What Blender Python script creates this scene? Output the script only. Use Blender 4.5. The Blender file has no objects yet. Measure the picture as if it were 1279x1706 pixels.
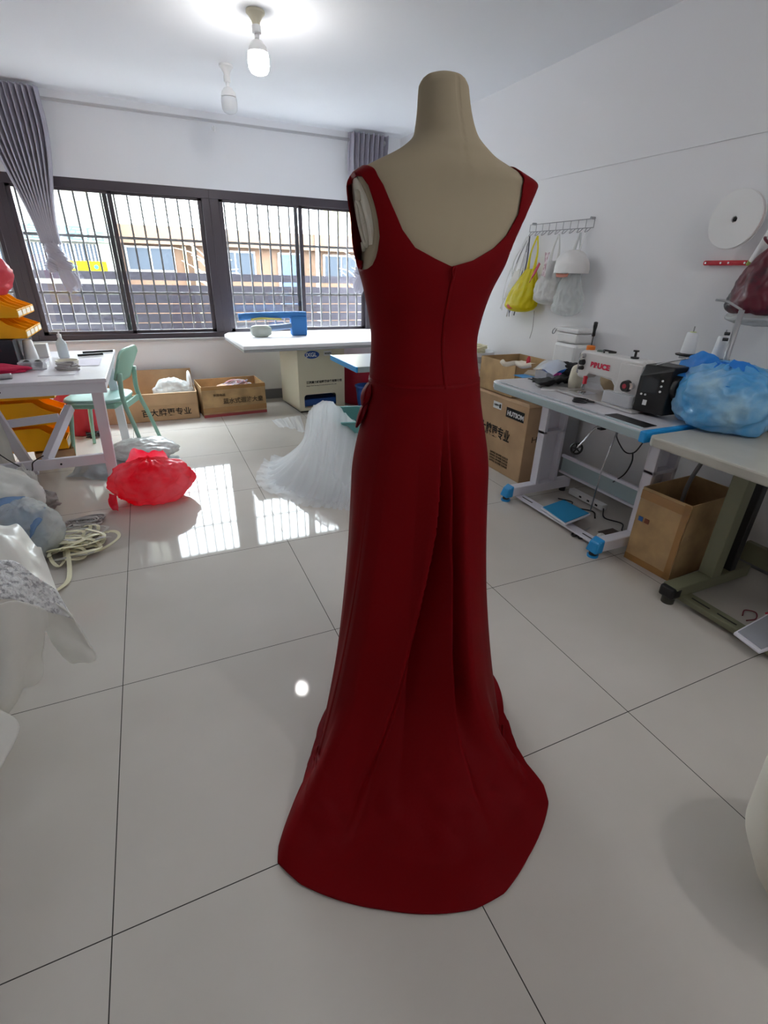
import bpy, bmesh, math, random
import numpy as np
from mathutils import Vector, Matrix, noise
R = math.radians
SC = bpy.context.scene
COL = SC.collection

# ---------------------------------------------------------------- camera
CAM_H = 1.3521551
FPX = 808.812
cr = Vector((0.91273215, -0.4078322, 0.02434993))
cu = Vector((0.16073744, 0.41324734, 0.89632032))
cf = Vector((0.37561083, 0.81418642, -0.44273804))
CP = Vector((0, 0, CAM_H))
cam = bpy.data.cameras.new('camera')
cam_o = bpy.data.objects.new('camera', cam); COL.objects.link(cam_o)
cam_o.matrix_world = Matrix(((cr.x, cu.x, -cf.x, 0), (cr.y, cu.y, -cf.y, 0), (cr.z, cu.z, -cf.z, CAM_H), (0, 0, 0, 1)))
cam.sensor_fit = 'VERTICAL'; cam.sensor_height = 24.0; cam.lens = FPX * 24.0 / 1706.0
cam.clip_start = 0.02; cam.clip_end = 300
SC.camera = cam_o

# ---------------------------------------------------------------- world, light, exposure
SKY = 6.8
BULB = 1.1
BULB_FILL = 1.6  # strength of the added fill bulb behind the camera
w = bpy.data.worlds.new('world'); SC.world = w; w.use_nodes = True
wn = w.node_tree.nodes; bg = wn['Background']
bg.inputs['Color'].default_value = (0.88, 0.935, 1.0, 1); bg.inputs['Strength'].default_value = SKY
SC.view_settings.view_transform = 'Standard'; SC.view_settings.look = 'None'
SC.view_settings.exposure = 2.6; SC.view_settings.gamma = 1.0
SC.view_settings.use_curve_mapping = False
SC.cycles.max_bounces = 10; SC.cycles.diffuse_bounces = 6; SC.cycles.glossy_bounces = 4
SC.cycles.transmission_bounces = 6; SC.cycles.transparent_max_bounces = 12
SC.cycles.use_denoising = True
SC.cycles.sample_clamp_indirect = 6.0
SC.cycles.caustics_reflective = False; SC.cycles.caustics_refractive = False
# daylight portal filling the window opening (only guides sampling of the sky)
pl = bpy.data.lights.new('window_daylight', 'AREA'); pl.shape = 'RECTANGLE'; pl.size = 4.3; pl.size_y = 1.4
pl.cycles.is_portal = True
po = bpy.data.objects.new('window_daylight', pl); COL.objects.link(po); po.location = (0.3, 5.93, 1.36)
po.rotation_euler = (R(-90), 0, 0)

# ---------------------------------------------------------------- helpers
def at(u, v, x=None, y=None, z=None, d=None):
    """world point on the line of sight through photo point (u, v) where it meets a plane"""
    q = cf + cr * ((u - 639.5) / FPX) + cu * ((853.0 - v) / FPX)
    if z is not None: t = (z - CAM_H) / q.z
    elif y is not None: t = y / q.y
    elif x is not None: t = x / q.x
    else: t = d
    return CP + q * t

def hexc(h):
    h = h.lstrip('#'); c = [int(h[i:i+2], 16) / 255 for i in (0, 2, 4)]
    return tuple((x / 12.92 if x <= 0.04045 else ((x + 0.055) / 1.055) ** 2.4) for x in c)

MATS = {}
def mat(name, col, rough=0.5, metal=0.0, noise_amt=0.0, nscale=8.0, bump=0.0, bscale=40.0, translucent=0.0, alpha=1.0,
        spec=0.5, coat=0.0, sheen=0.0, emit=None, estr=0.0, col2=None, stretch=None, bdist=0.01, lowmix=0.35, himix=0.65):
    if name in MATS: return MATS[name]
    if isinstance(col, str): col = hexc(col)
    if isinstance(col2, str): col2 = hexc(col2)
    m = bpy.data.materials.new(name); m.use_nodes = True; MATS[name] = m
    nt = m.node_tree; N = nt.nodes; L = nt.links
    p = N['Principled BSDF']; out = N['Material Output']
    p.inputs['Base Color'].default_value = (*col, 1); p.inputs['Roughness'].default_value = rough
    p.inputs['Metallic'].default_value = metal; p.inputs['Specular IOR Level'].default_value = spec
    p.inputs['Coat Weight'].default_value = coat; p.inputs['Sheen Weight'].default_value = sheen
    tc = N.new('ShaderNodeTexCoord'); mp = N.new('ShaderNodeMapping'); L.new(tc.outputs['Object'], mp.inputs['Vector'])
    if stretch: mp.inputs['Scale'].default_value = stretch
    colout = None
    if noise_amt > 0 or col2:
        n = N.new('ShaderNodeTexNoise'); n.inputs['Scale'].default_value = nscale; n.inputs['Detail'].default_value = 5
        L.new(mp.outputs['Vector'], n.inputs['Vector'])
        r = N.new('ShaderNodeValToRGB'); L.new(n.outputs['Fac'], r.inputs['Fac'])
        if col2: a, b = col, col2
        else:
            a = tuple(c * (1 - noise_amt) for c in col); b = tuple(min(1, c * (1 + noise_amt)) for c in col)
        r.color_ramp.elements[0].color = (*a, 1); r.color_ramp.elements[1].color = (*b, 1)
        r.color_ramp.elements[0].position = lowmix; r.color_ramp.elements[1].position = himix
        L.new(r.outputs['Color'], p.inputs['Base Color']); colout = r.outputs['Color']
    bo = None
    if bump > 0:
        n2 = N.new('ShaderNodeTexNoise'); n2.inputs['Scale'].default_value = bscale; n2.inputs['Detail'].default_value = 4
        L.new(mp.outputs['Vector'], n2.inputs['Vector'])
        b = N.new('ShaderNodeBump'); b.inputs['Strength'].default_value = bump; b.inputs['Distance'].default_value = bdist
        L.new(n2.outputs['Fac'], b.inputs['Height']); L.new(b.outputs['Normal'], p.inputs['Normal']); bo = b
    sh = p.outputs['BSDF']
    if translucent > 0:
        t = N.new('ShaderNodeBsdfTranslucent'); t.inputs['Color'].default_value = (*col, 1)
        if colout: L.new(colout, t.inputs['Color'])
        if bo: L.new(bo.outputs['Normal'], t.inputs['Normal'])
        mx = N.new('ShaderNodeMixShader'); mx.inputs['Fac'].default_value = translucent
        L.new(sh, mx.inputs[1]); L.new(t.outputs['BSDF'], mx.inputs[2]); sh = mx.outputs['Shader']
    if alpha < 1:
        t = N.new('ShaderNodeBsdfTransparent'); mx = N.new('ShaderNodeMixShader'); mx.inputs['Fac'].default_value = alpha
        L.new(t.outputs['BSDF'], mx.inputs[1]); L.new(sh, mx.inputs[2]); sh = mx.outputs['Shader']
    if emit is not None:
        p.inputs['Emission Color'].default_value = (*emit, 1); p.inputs['Emission Strength'].default_value = estr
    L.new(sh, out.inputs['Surface'])
    return m

LOC = {}
def thing(name, label, cat, loc, group=None):
    o = bpy.data.objects.new(name, None); COL.objects.link(o); o.location = loc; o.empty_display_size = 0.05
    o['label'] = label; o['category'] = cat
    if group: o['group'] = group
    LOC[o.name] = Vector(loc); return o
def tag(o, label, cat, group=None):
    o['label'] = label; o['category'] = cat
    if group: o['group'] = group
    return o
def group_empty(name, loc, kind):
    o = bpy.data.objects.new(name, None); COL.objects.link(o); o.location = loc; o['kind'] = kind
    LOC[o.name] = Vector(loc); return o

def catmull(P, t):
    n = len(P) - 1; x = min(max(t, 0), 1) * n; i = min(int(x), n - 1); f = x - i
    p1, p2 = P[i], P[i+1]; p0 = P[i-1] if i > 0 else p1 * 2 - p2; p3 = P[i+2] if i + 2 <= n else p2 * 2 - p1
    return 0.5 * ((2 * p1) + (p2 - p0) * f + (2 * p0 - 5 * p1 + 4 * p2 - p3) * f * f + (3 * p1 - p0 - 3 * p2 + p3) * f ** 3)

class MB:
    def __init__(s): s.v = []; s.f = []; s.M = None
    def add(s, vs, fs):
        b = len(s.v)
        for p in vs:
            p = Vector(p); s.v.append(s.M @ p if s.M else p)
        s.f += [tuple(b + i for i in f) for f in fs]; return s
    def box(s, x0, x1, y0, y1, z0, z1):
        return s.add([(x0,y0,z0),(x1,y0,z0),(x1,y1,z0),(x0,y1,z0),(x0,y0,z1),(x1,y0,z1),(x1,y1,z1),(x0,y1,z1)],
                     [(3,2,1,0),(4,5,6,7),(0,1,5,4),(1,2,6,5),(2,3,7,6),(3,0,4,7)])
    def hexa(s, b, t):   # 4 bottom points, 4 top points
        return s.add(list(b) + list(t), [(3,2,1,0),(4,5,6,7),(0,1,5,4),(1,2,6,5),(2,3,7,6),(3,0,4,7)])
    def bar(s, a, b, w, h, up=(0,0,1)):
        a = Vector(a); b = Vector(b); d = (b - a).normalized(); u = Vector(up)
        if abs(d.dot(u)) > .98: u = Vector((1,0,0))
        sd = d.cross(u).normalized(); u = sd.cross(d).normalized()
        q = [sd * (i * w / 2) + u * (j * h / 2) for i, j in ((-1,-1),(1,-1),(1,1),(-1,1))]
        return s.add([a + k for k in q] + [b + k for k in q], [(0,1,2,3),(7,6,5,4),(0,4,5,1),(1,5,6,2),(2,6,7,3),(3,7,4,0)])
    def cyl(s, a, b, r0, r1=None, n=20, caps=True):
        a = Vector(a); b = Vector(b); r1 = r0 if r1 is None else r1
        d = (b - a).normalized(); u = Vector((0,0,1)) if abs(d.z) < .9 else Vector((1,0,0))
        e = d.cross(u).normalized(); g = d.cross(e)
        vs = []
        for p, r in ((a, r0), (b, r1)):
            for i in range(n):
                t = 2 * math.pi * i / n; vs.append(p + (e * math.cos(t) + g * math.sin(t)) * r)
        fs = [(i, (i+1) % n, n + (i+1) % n, n + i) for i in range(n)]
        if caps: fs += [tuple(range(n - 1, -1, -1)), tuple(range(n, 2 * n))]
        return s.add(vs, fs)
    def tube(s, pts, r, n=8, res=6, close=False):
        P = [Vector(p) for p in pts]
        if res > 1: P = [catmull(P, i / ((len(P) - 1) * res)) for i in range((len(P) - 1) * res + 1)]
        vs = []; u = Vector((0,0,1)); m = len(P)
        for i, p in enumerate(P):
            d = (P[min(i+1, m-1)] - P[max(i-1, 0)]).normalized()
            if i == 0:
                if abs(d.dot(u)) > .9: u = Vector((1,0,0))
            e = (u - d * u.dot(d)).normalized(); u = e; g = d.cross(e)
            rr = r[0] + (r[1] - r[0]) * i / (m - 1) if isinstance(r, tuple) else r
            for k in range(n):
                t = 2 * math.pi * k / n; vs.append(p + (e * math.cos(t) + g * math.sin(t)) * rr)
        fs = [(i*n+k, i*n+(k+1) % n, (i+1)*n+(k+1) % n, (i+1)*n+k) for i in range(m-1) for k in range(n)]
        fs += [tuple(range(n-1, -1, -1)), tuple((m-1)*n + k for k in range(n))]
        return s.add(vs, fs)
    def lathe(s, c, prof, n=32, ax=(0,0,1), cap=True):
        c = Vector(c); d = Vector(ax).normalized(); u = Vector((0,0,1)) if abs(d.z) < .9 else Vector((1,0,0))
        e = d.cross(u).normalized(); g = d.cross(e); vs = []
        for r, h in prof:
            for i in range(n):
                t = 2 * math.pi * i / n; vs.append(c + d * h + (e * math.cos(t) + g * math.sin(t)) * max(r, 1e-5))
        m = len(prof); fs = [(j*n+i, j*n+(i+1) % n, (j+1)*n+(i+1) % n, (j+1)*n+i) for j in range(m-1) for i in range(n)]
        if cap: fs += [tuple(range(n-1, -1, -1)), tuple((m-1)*n + k for k in range(n))]
        return s.add(vs, fs)
    def grid(s, fn, nu, nv, cu=False):
        vs = [fn(i / nu, j / nv) for j in range(nv + 1) for i in range(nu + (0 if cu else 1))]
        k = nu if cu else nu + 1
        fs = [(j*k+i, j*k+(i+1) % k, (j+1)*k+(i+1) % k, (j+1)*k+i) for j in range(nv) for i in range(nu)]
        return s.add(vs, fs)
    def blob(s, c, rad, seed=0, amp=.12, freq=2.2, nu=64, nv=40, floor=None, rot=0, ridge=.5, taper=0.0, shape=2.0, radial=0.0):
        c = Vector(c); off = Vector((seed * 7.31, seed * 3.7, seed * 1.9)); cz, sz = math.cos(rot), math.sin(rot)
        def fn(u, v):
            t = u * 2 * math.pi; ph = (v - .5) * math.pi
            cp = abs(math.cos(ph)) ** (2 / shape); sp = math.copysign(abs(math.sin(ph)) ** (2 / shape), math.sin(ph))
            d = Vector((math.cos(t) * cp, math.sin(t) * cp, sp))
            q = d * freq + off
            n1 = noise.noise(q) ; n2 = 1 - abs(noise.noise(q * 1.9 + Vector((5, 2, 1)))) * 2; n3 = noise.noise(q * 4.3); n4 = 1 - abs(noise.noise(q * 3.7)) * 2
            k = 1 + amp * (n1 * 1.2 + ridge * (n2 - .5) * .8 + .12 * n3 + ridge * .12 * (n4 - .5))
            if radial:
                w_ = max(0, d.z + .25) / 1.25
                k += radial * w_ * (math.sin(t * 9 + 5 * noise.noise(q * .7)) * .5 + math.sin(t * 17 + 7 * noise.noise(q * .9)) * .35)
            x, y, z = d.x * rad[0] * k, d.y * rad[1] * k, d.z * rad[2] * k
            if taper: 
                f = 1 - taper * (d.z * .5 + .5); x *= f; y *= f
            x, y = x * cz - y * sz, x * sz + y * cz
            p = c + Vector((x, y, z))
            if floor is not None and p.z < floor:
                p.z = floor + (p.z - floor) * 0.02 + .0
                if p.z < floor: p.z = floor
            return p
        return s.grid(fn, nu, nv, cu=True)
    def sheet(s, rows, nu, nv, amp=0.0, freq=6.0, seed=0, dirn=(0,0,1), fold=None):
        """smooth cloth surface through rows of control points"""
        rows = [[Vector(p) for p in r] for r in rows]; dv = Vector(dirn); off = Vector((seed * 3.3, seed, seed * 2.1))
        def fn(u, v):
            p = catmull([catmull(r, u) for r in rows], v)
            if amp: 
                n = noise.noise(p * freq + off) + .5 * noise.noise(p * freq * 2.3 + off)
                p = p + dv * (amp * n)
            if fold: p = p + fold(u, v)
            return p
        return s.grid(fn, nu, nv)
    def build(s, name, m, parent=None, smooth=False, bevel=0.0, solid=0.0, weld=False, auto=None, subsurf=0):
        base = Vector((0,0,0))
        if parent is not None:
            q = parent
            while q is not None: base = base + (LOC.get(q.name) or Vector((0,0,0))) ; q = q.parent
        else:
            lo = [min(p[k] for p in s.v) for k in range(3)]; hi = [max(p[k] for p in s.v) for k in range(3)]
            base = Vector(((lo[0]+hi[0])/2, (lo[1]+hi[1])/2, lo[2]))
        me = bpy.data.meshes.new(name); me.from_pydata([tuple(p - base) for p in s.v], [], s.f)
        ms = m if isinstance(m, (list, tuple)) else [m]
        for k in ms: me.materials.append(k)
        bm = bmesh.new(); bm.from_mesh(me)
        if weld: bmesh.ops.remove_doubles(bm, verts=bm.verts, dist=1e-5)
        bmesh.ops.recalc_face_normals(bm, faces=bm.faces); bm.to_mesh(me); bm.free()
        if smooth or auto:
            for p in me.polygons: p.use_smooth = True
        if auto: me.set_sharp_from_angle(angle=R(auto))
        o = bpy.data.objects.new(name, me); COL.objects.link(o)
        if parent is not None: o.parent = parent; LOC[o.name] = Vector((0,0,0))
        else: o.location = base; LOC[o.name] = base
        if solid: k = o.modifiers.new('solid', 'SOLIDIFY'); k.thickness = solid; k.offset = 0
        if bevel: k = o.modifiers.new('bevel', 'BEVEL'); k.width = bevel; k.segments = 2; k.limit_method = 'ANGLE'; k.angle_limit = R(40); k.harden_normals = False
        if subsurf: k = o.modifiers.new('sub', 'SUBSURF'); k.levels = subsurf; k.render_levels = subsurf
        return o

def lettering(txt, size, origin, right, up, m, parent, name='lettering', bold=0.0, align='LEFT', sx=1.0, depth=.0006):
    c = bpy.data.curves.new('t', 'FONT'); c.body = txt; c.size = size; c.extrude = depth; c.offset = bold; c.align_x = align
    o = bpy.data.objects.new('t', c); COL.objects.link(o)
    dg = bpy.context.evaluated_depsgraph_get(); me = bpy.data.meshes.new_from_object(o.evaluated_get(dg))
    bpy.data.objects.remove(o)
    r = Vector(right).normalized(); n = r.cross(Vector(up)).normalized(); u = n.cross(r)
    base = Vector((0,0,0)); q = parent
    while q is not None: base = base + (LOC.get(q.name) or Vector((0,0,0))); q = q.parent
    og = Vector(origin) - base
    for v in me.vertices: v.co = og + r * (v.co.x * sx) + u * v.co.y + n * (v.co.z + depth)
    me.materials.clear(); me.materials.append(m)
    ob = bpy.data.objects.new(name, me); COL.objects.link(ob); ob.parent = parent; LOC[ob.name] = Vector((0,0,0)); return ob

def copy_tree(o, delta, rot=0.0, **props):
    c = o.copy(); COL.objects.link(c); c.location = o.location + Vector(delta); c.rotation_euler = (0, 0, rot)
    for k, v in props.items(): c[k] = v
    LOC[c.name] = Vector(c.location)
    def kids(a, b):
        for ch in list(a.children):
            d = ch.copy(); COL.objects.link(d); d.parent = b; LOC[d.name] = Vector((0,0,0)); kids(ch, d)
    kids(o, c); return c
# ---------------------------------------------------------------- materials
m_wall = mat('wall_paint', (.83, .83, .85), .75, bump=.12, bscale=90, bdist=.002)
m_ceil = mat('ceiling_paint', (.84, .85, .88), .8)
m_frame = mat('window_alloy', '#4b444a', .4, metal=.2)
m_steelbar = mat('grille_steel', '#8b8789', .5)
m_white = mat('white_powdercoat', '#dfdde6', .35)
m_whitepl = mat('white_plastic', '#e6e6e6', .4)
m_cream = mat('cream_metal', '#ddd6bd', .4)
m_blue = mat('blue_plastic', '#1f8fd0', .35)
m_dblue = mat('dark_blue_plastic', '#1c4f9c', .4)
m_black = mat('black_plastic', '#151517', .4)
m_dark = mat('dark_metal', '#2b2a2c', .4, metal=.3)
m_chrome = mat('chrome', '#c9c9cc', .22, metal=.95)
m_steel = mat('grey_steel', '#a2a3a6', .4, metal=.35)
m_card = mat('cardboard', '#bb9a76', .8, noise_amt=.10, nscale=5, bump=.1, bscale=25)
m_cardd = mat('old_cardboard', '#b59468', .75, noise_amt=.16, nscale=9, bump=.3, bscale=12)
m_cardin = mat('cardboard_inside', '#8c6c4a', .9)
m_ink = mat('black_ink', '#16120f', .7)
m_red = mat('dress_crepe', (.155, .0002, .0025), .6, bump=.04, bscale=900, bdist=.0008, spec=.08)
m_redin = mat('dress_lining', (.12, .001, .008), .6)
m_mann = mat('linen_jersey', '#a3967f', .85, spec=.2, bump=.06, bscale=700, bdist=.0006)
m_mannpl = mat('mannequin_plastic', '#cfc8b8', .45)
m_curtain = mat('grey_curtain', '#b4b0bc', .65, bump=.05, bscale=600, bdist=.0005, translucent=.10)
m_tulle = mat('white_tulle', '#fbfdff', .8, translucent=.5, alpha=.58)
m_satin = mat('ivory_satin', '#efeee8', .4, bump=.3, bscale=7, bdist=.02)
m_whitebag = mat('white_thin_plastic', '#e4e4e2', .3, bump=.55, bscale=14, bdist=.02, translucent=.35)
m_clearbag = mat('clear_thin_plastic', '#e8ecec', .2, bump=.6, bscale=18, bdist=.02, translucent=.4, alpha=.62)
m_redbag = mat('red_thin_plastic', '#ff2444', .22, bump=.6, bscale=13, bdist=.02, translucent=.55, col2='#ff8fa0', nscale=5)
m_bluebag = mat('blue_thin_plastic', '#62baf2', .22, bump=.5, bscale=12, bdist=.02, translucent=.3, col2='#c8e8f2', nscale=5)
m_yellowbag = mat('yellow_thin_plastic', '#e6d800', .35, bump=.5, bscale=16, bdist=.015, translucent=.35)
m_pinkbag = mat('pink_thin_plastic', '#e8606e', .35, bump=.4, bscale=12, bdist=.02, translucent=.4)
m_yellow = mat('yellow_bin_plastic', '#ffbe00', .35, translucent=.2)
m_mint = mat('mint_plastic', '#8fb9a8', .4)
m_cone = mat('thread', '#eceef0', .7, bump=.5, bscale=1, stretch=(1,1,900), bdist=.001)
m_grey = mat('grey_cloth', '#a9a6a4', .8, bump=.2, bscale=30)
m_blackcloth = mat('black_cloth', '#0d0d10', .85, bump=.2, bscale=60)
m_strap = mat('cream_webbing', '#e8e2c2', .6)
m_base = mat('grey_skirting_tile', '#77777b', .4)
m_teal = mat('teal_plastic', '#5f9a98', .45)
m_crimson = mat('crimson_plastic', '#b3203a', .4, bump=.1, bscale=12)
m_top = mat('table_laminate', '#cfcdd2', .22)
m_edge = mat('table_edge_grey', '#9fb0b4', .35)
m_olive = mat('olive_grey_metal', '#77775f', .45)
m_paper = mat('paper', '#e2dfe4', .7)

# ---------------------------------------------------------------- the room
YW = 5.70; XR = 2.70; XL = -2.0; YB = -1.1; ZC = 2.61
WX0, WX1, WZ0, WZ1 = -1.9, 2.39, 0.69, 2.02
def struct(o): o['kind'] = 'structure'; return o
# floor: 0.8 m polished tiles with thin grout lines
mf = bpy.data.materials.new('polished_floor_tile'); mf.use_nodes = True; nt = mf.node_tree; N = nt.nodes; L = nt.links
p = N['Principled BSDF']; p.inputs['Roughness'].default_value = .045; p.inputs['Specular IOR Level'].default_value = .17
g = N.new('ShaderNodeNewGeometry'); sp = N.new('ShaderNodeSeparateXYZ'); L.new(g.outputs['Position'], sp.inputs[0])
lines = []
for ax, o0 in (('X', -0.3006), ('Y', 0.7433)):
    a = N.new('ShaderNodeMath'); a.operation = 'SUBTRACT'; L.new(sp.outputs[ax], a.inputs[0]); a.inputs[1].default_value = o0
    b = N.new('ShaderNodeMath'); b.operation = 'PINGPONG'; L.new(a.outputs[0], b.inputs[0]); b.inputs[1].default_value = .4
    c = N.new('ShaderNodeMath'); c.operation = 'LESS_THAN'; L.new(b.outputs[0], c.inputs[0]); c.inputs[1].default_value = .0014
    lines.append(c)
mx = N.new('ShaderNodeMath'); mx.operation = 'MAXIMUM'; L.new(lines[0].outputs[0], mx.inputs[0]); L.new(lines[1].outputs[0], mx.inputs[1])
ns = N.new('ShaderNodeTexNoise'); ns.inputs['Scale'].default_value = 1.6; ns.inputs['Detail'].default_value = 6; L.new(g.outputs['Position'], ns.inputs['Vector'])
rp = N.new('ShaderNodeValToRGB'); L.new(ns.outputs['Fac'], rp.inputs['Fac'])
rp.color_ramp.elements[0].color = (.53, .495, .45, 1); rp.color_ramp.elements[1].color = (.60, .56, .515, 1)
rp.color_ramp.elements[0].position = .3; rp.color_ramp.elements[1].position = .7
mc = N.new('ShaderNodeMix'); mc.data_type = 'RGBA'; L.new(mx.outputs[0], mc.inputs[0]); L.new(rp.outputs['Color'], mc.inputs[6]); mc.inputs[7].default_value = (.06, .055, .05, 1)
L.new(mc.outputs[2], p.inputs['Base Color'])
struct(MB().box(XL - .2, XR + .2, YB - .2, YW + .25, -.15, 0).build('floor', mf))
struct(MB().box(XL - .2, XR + .2, YB - .2, YW + .25, ZC, ZC + .15).build('ceiling', m_ceil))
struct(MB().box(XR, XR + .2, YB - .2, YW + .25, 0, ZC).build('wall_right', m_wall))
struct(MB().box(XL - .2, XL, YB - .2, YW + .25, 0, ZC).build('wall_left', m_wall))
struct(MB().box(XL, XR, YB - .2, YB, 0, ZC).build('wall_back', m_wall))
wf = MB()
wf.box(XL, WX0, YW, YW + .22, 0, ZC); wf.box(WX1, XR, YW, YW + .22, 0, ZC)
wf.box(WX0, WX1, YW, YW + .22, 0, WZ0); wf.box(WX0, WX1, YW, YW + .22, WZ1, ZC)
struct(wf.build('wall_front', m_wall))
struct(MB().box(XL, XR, YW - .012, YW - .001, 0.001, .11).build('baseboard_front', m_base))
struct(MB().box(XR - .012, XR - .001, YB, YW - .02, 0.001, .11).build('baseboard_right', m_base))
struct(MB().box(WX0 - .02, WX1 + .02, YW - .03, YW - .001, WZ0 - .025, WZ0).build('trim_1', mat('sill_stone', '#b9b7b8', .4), bevel=.003))
struct(MB().box(XR - .007, XR - .001, YB, 3.9, 1.968, 1.976).build('trim_2', m_wall))

m_glass = bpy.data.materials.new('window_glass'); m_glass.use_nodes = True; nt = m_glass.node_tree; nt.nodes.clear()
t = nt.nodes.new('ShaderNodeBsdfTransparent'); t.inputs['Color'].default_value = (.93, .96, .96, 1)
gl = nt.nodes.new('ShaderNodeBsdfGlossy'); gl.inputs['Roughness'].default_value = .02; mx = nt.nodes.new('ShaderNodeMixShader'); mx.inputs['Fac'].default_value = .06
ot = nt.nodes.new('ShaderNodeOutputMaterial'); nt.links.new(t.outputs[0], mx.inputs[1]); nt.links.new(gl.outputs[0], mx.inputs[2]); nt.links.new(mx.outputs[0], ot.inputs[0])

def window(n, x0, x1, xm, latch=True, pl=.06, pr=.06):
    o = group_empty('window_%d' % n, ((x0 + x1) / 2, YW + .04, WZ0), 'structure')
    y0, y1 = YW + .005, YW + .075; z0, z1 = WZ0, WZ1
    f = MB(); f.box(x0, x1, y0, y1, z1 - .075, z1); f.box(x0, x1, y0, y1, z0, z0 + .05)
    f.box(x0, x0 + pl, y0, y1, z0 + .05, z1 - .075); f.box(x1 - pr, x1, y0, y1, z0 + .05, z1 - .075)
    f.build('window_frame', m_frame, o, bevel=.003)
    for k, (a, b, yy) in enumerate(((x0 + pl, xm + .04, YW + .018), (xm - .04, x1 - pr, YW + .048))):
        s = MB(); st = .038; za, zb = z0 + .05, z1 - .075
        s.box(a, b, yy, yy + .025, za, za + st * .8); s.box(a, b, yy, yy + .025, zb - st * .6, zb)
        s.box(a, a + st, yy, yy + .025, za, zb); s.box(b - st, b, yy, yy + .025, za, zb)
        so = s.build('window_sash', m_frame, o, bevel=.002)
        MB().box(a + st * .6, b - st * .6, yy + .010, yy + .015, za + .01, zb - .01).build('window_glass', m_glass, so)
        if latch and k == 0: MB().box(b - .030, b - .012, yy - .016, yy, (z0 + z1) / 2 - .06, (z0 + z1) / 2 + .05).build('window_latch', m_black, so, bevel=.003)
window(1, -.98, .70, -.178, pl=.05, pr=.07)
window(2, .70, 2.39, 1.573, pl=.085, pr=.06)
window(3, -1.9, -.98, -1.44, latch=False)

# security grille outside
gr = thing('security_grille', 'pale steel security grille of upright bars outside the window', 'grille', (.3, 5.86, .7))
b = MB()
for z in (.72, 1.105, 1.585, 2.05): b.box(-1.9, 2.45, 5.852, 5.868, z - .011, z + .011)
b.build('cross_rail', m_steelbar, gr)
for i in range(40):
    x = -1.86 + i * .1085
    MB().box(x - .008, x + .008, 5.842, 5.858, .68, 2.1).build('upright_bar', m_steelbar, gr)

# ---------------------------------------------------------------- outside
struct(MB().box(-30, 30, 5.93, 60, -.4, -.1).build('ground_outside', mat('street_concrete', '#7d7975', .9, spec=0)))
fn = thing('slatted_fence', 'grey slatted wall with bright gaps across the street beyond the grille', 'fence', (1.5, 7.5, -.1))
f = MB()
for i in range(13):
    z = 1.25 - i * .116
    f.box(-6, 9, 7.5, 7.54, z - .102 + (.04 if i == 0 else 0) - .0, z + (.03 if i == 0 else 0))
f.build('slat', mat('grey_fence_slat', '#2c2a2f', .9, noise_amt=.12, nscale=20, spec=0), fn)
for k in range(7):
    MB().box(-5.6 + k * 2.2, -5.55 + k * 2.2, 7.545, 7.6, -.1, 1.2).build('post', m_steel, fn)

m_fac1 = mat('cream_render', '#6b6961', .9, spec=0); m_fac2 = mat('orange_render', '#5a483c', .9, noise_amt=.05, spec=0)
m_pane = mat('far_window_pane', '#353a41', .9, spec=0); m_wframe = mat('white_window_frame', '#a5a5a5', .8, spec=0)
Y = 11.0
b1 = thing('shop_building', 'cream shop building with a sign band and yellow banner outside the left panes', 'building', (-4, Y, -.1))
MB().box(-9, -.32, Y, Y + 5, -.1, 7).build('wall', m_fac1, b1)
MB().box(-6.5, -.36, Y - .1, Y, 1.70, 1.96).build('sign_board', mat('sign_band', '#7d8786', .8, spec=0), b1)
lettering('口们皇器医店', .24, (-2.35, Y - .101, 1.735), (1, 0, 0), (0, 0, 1), mat('sign_letters', '#3c4647', .8, spec=0), b1, bold=.004, sx=1.3)
MB().box(-2.6, -.62, Y - .05, Y, 1.2, 1.66).build('shop_window', m_pane, b1)
pb = MB()
for i in range(34): pb.box(-2.58 + i * .058, -2.56 + i * .058, Y - .07, Y - .05, 1.2, 1.66)
pb.build('shutter_bars', m_wframe, b1)
MB().box(-1.35, -.55, Y - .12, Y - .1, 1.225, 1.40).build('banner', mat('yellow_banner', '#9a8c10', .8, spec=0), b1)
for x in (-1.05, -.72): MB().cyl((x, Y - .125, 1.31), (x, Y - .12, 1.31), .035).build('banner_spot', mat('turquoise_print', '#2d6d62', .8, spec=0), b1)
MB().box(-.62, -.36, Y - .04, Y, -.1, 2.6).build('pilaster', mat('pale_tile', '#7b8072', .8, spec=0), b1)
b2 = thing('low_orange_building', 'low orange rendered building with grey windows outside the middle panes', 'building', (2, Y + .3, -.1))
MB().box(-.3, 5.4, Y + .3, Y + 4, -.1, 1.72).build('wall', m_fac2, b2)
MB().box(-.32, 5.5, Y + .15, Y + 4, 1.72, 2.02).build('parapet', mat('parapet_render', '#5f4c40', .9, spec=0), b2)
def far_win(x0, x1, z0, z1, mm):
    q = MB().box(x0, x1, Y + .24, Y + .3, z0, z1).build('window', m_wframe, b2)
    n = max(1, round((x1 - x0) / .42)); 
    for i in range(n):
        a = x0 + .03 + i * (x1 - x0 - .03) / n; MB().box(a, a + (x1 - x0 - .03) / n - .03, Y + .22, Y + .235, z0 + .04, z1 - .03).build('pane', mm, q)
far_win(-.22, .62, 1.25, 1.68, m_pane); far_win(1.35, 2.15, 1.2, 1.66, m_pane)
far_win(2.62, 3.15, .6, 1.66, mat('blue_grey_door', '#414c5c', .8, spec=0)); far_win(3.6, 4.4, 1.2, 1.66, m_pane)
MB().cyl((3.42, Y + .1, -.1), (3.42, Y + .1, 2.5), .04).build('drainpipe', m_wframe, b2)
for x in (.78, .95): MB().box(x, x + .06, Y + .2, Y + .3, -.1, 1.7).build('pilaster', mat('cream_pilaster', '#857c63', .8, spec=0), b2)
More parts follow.
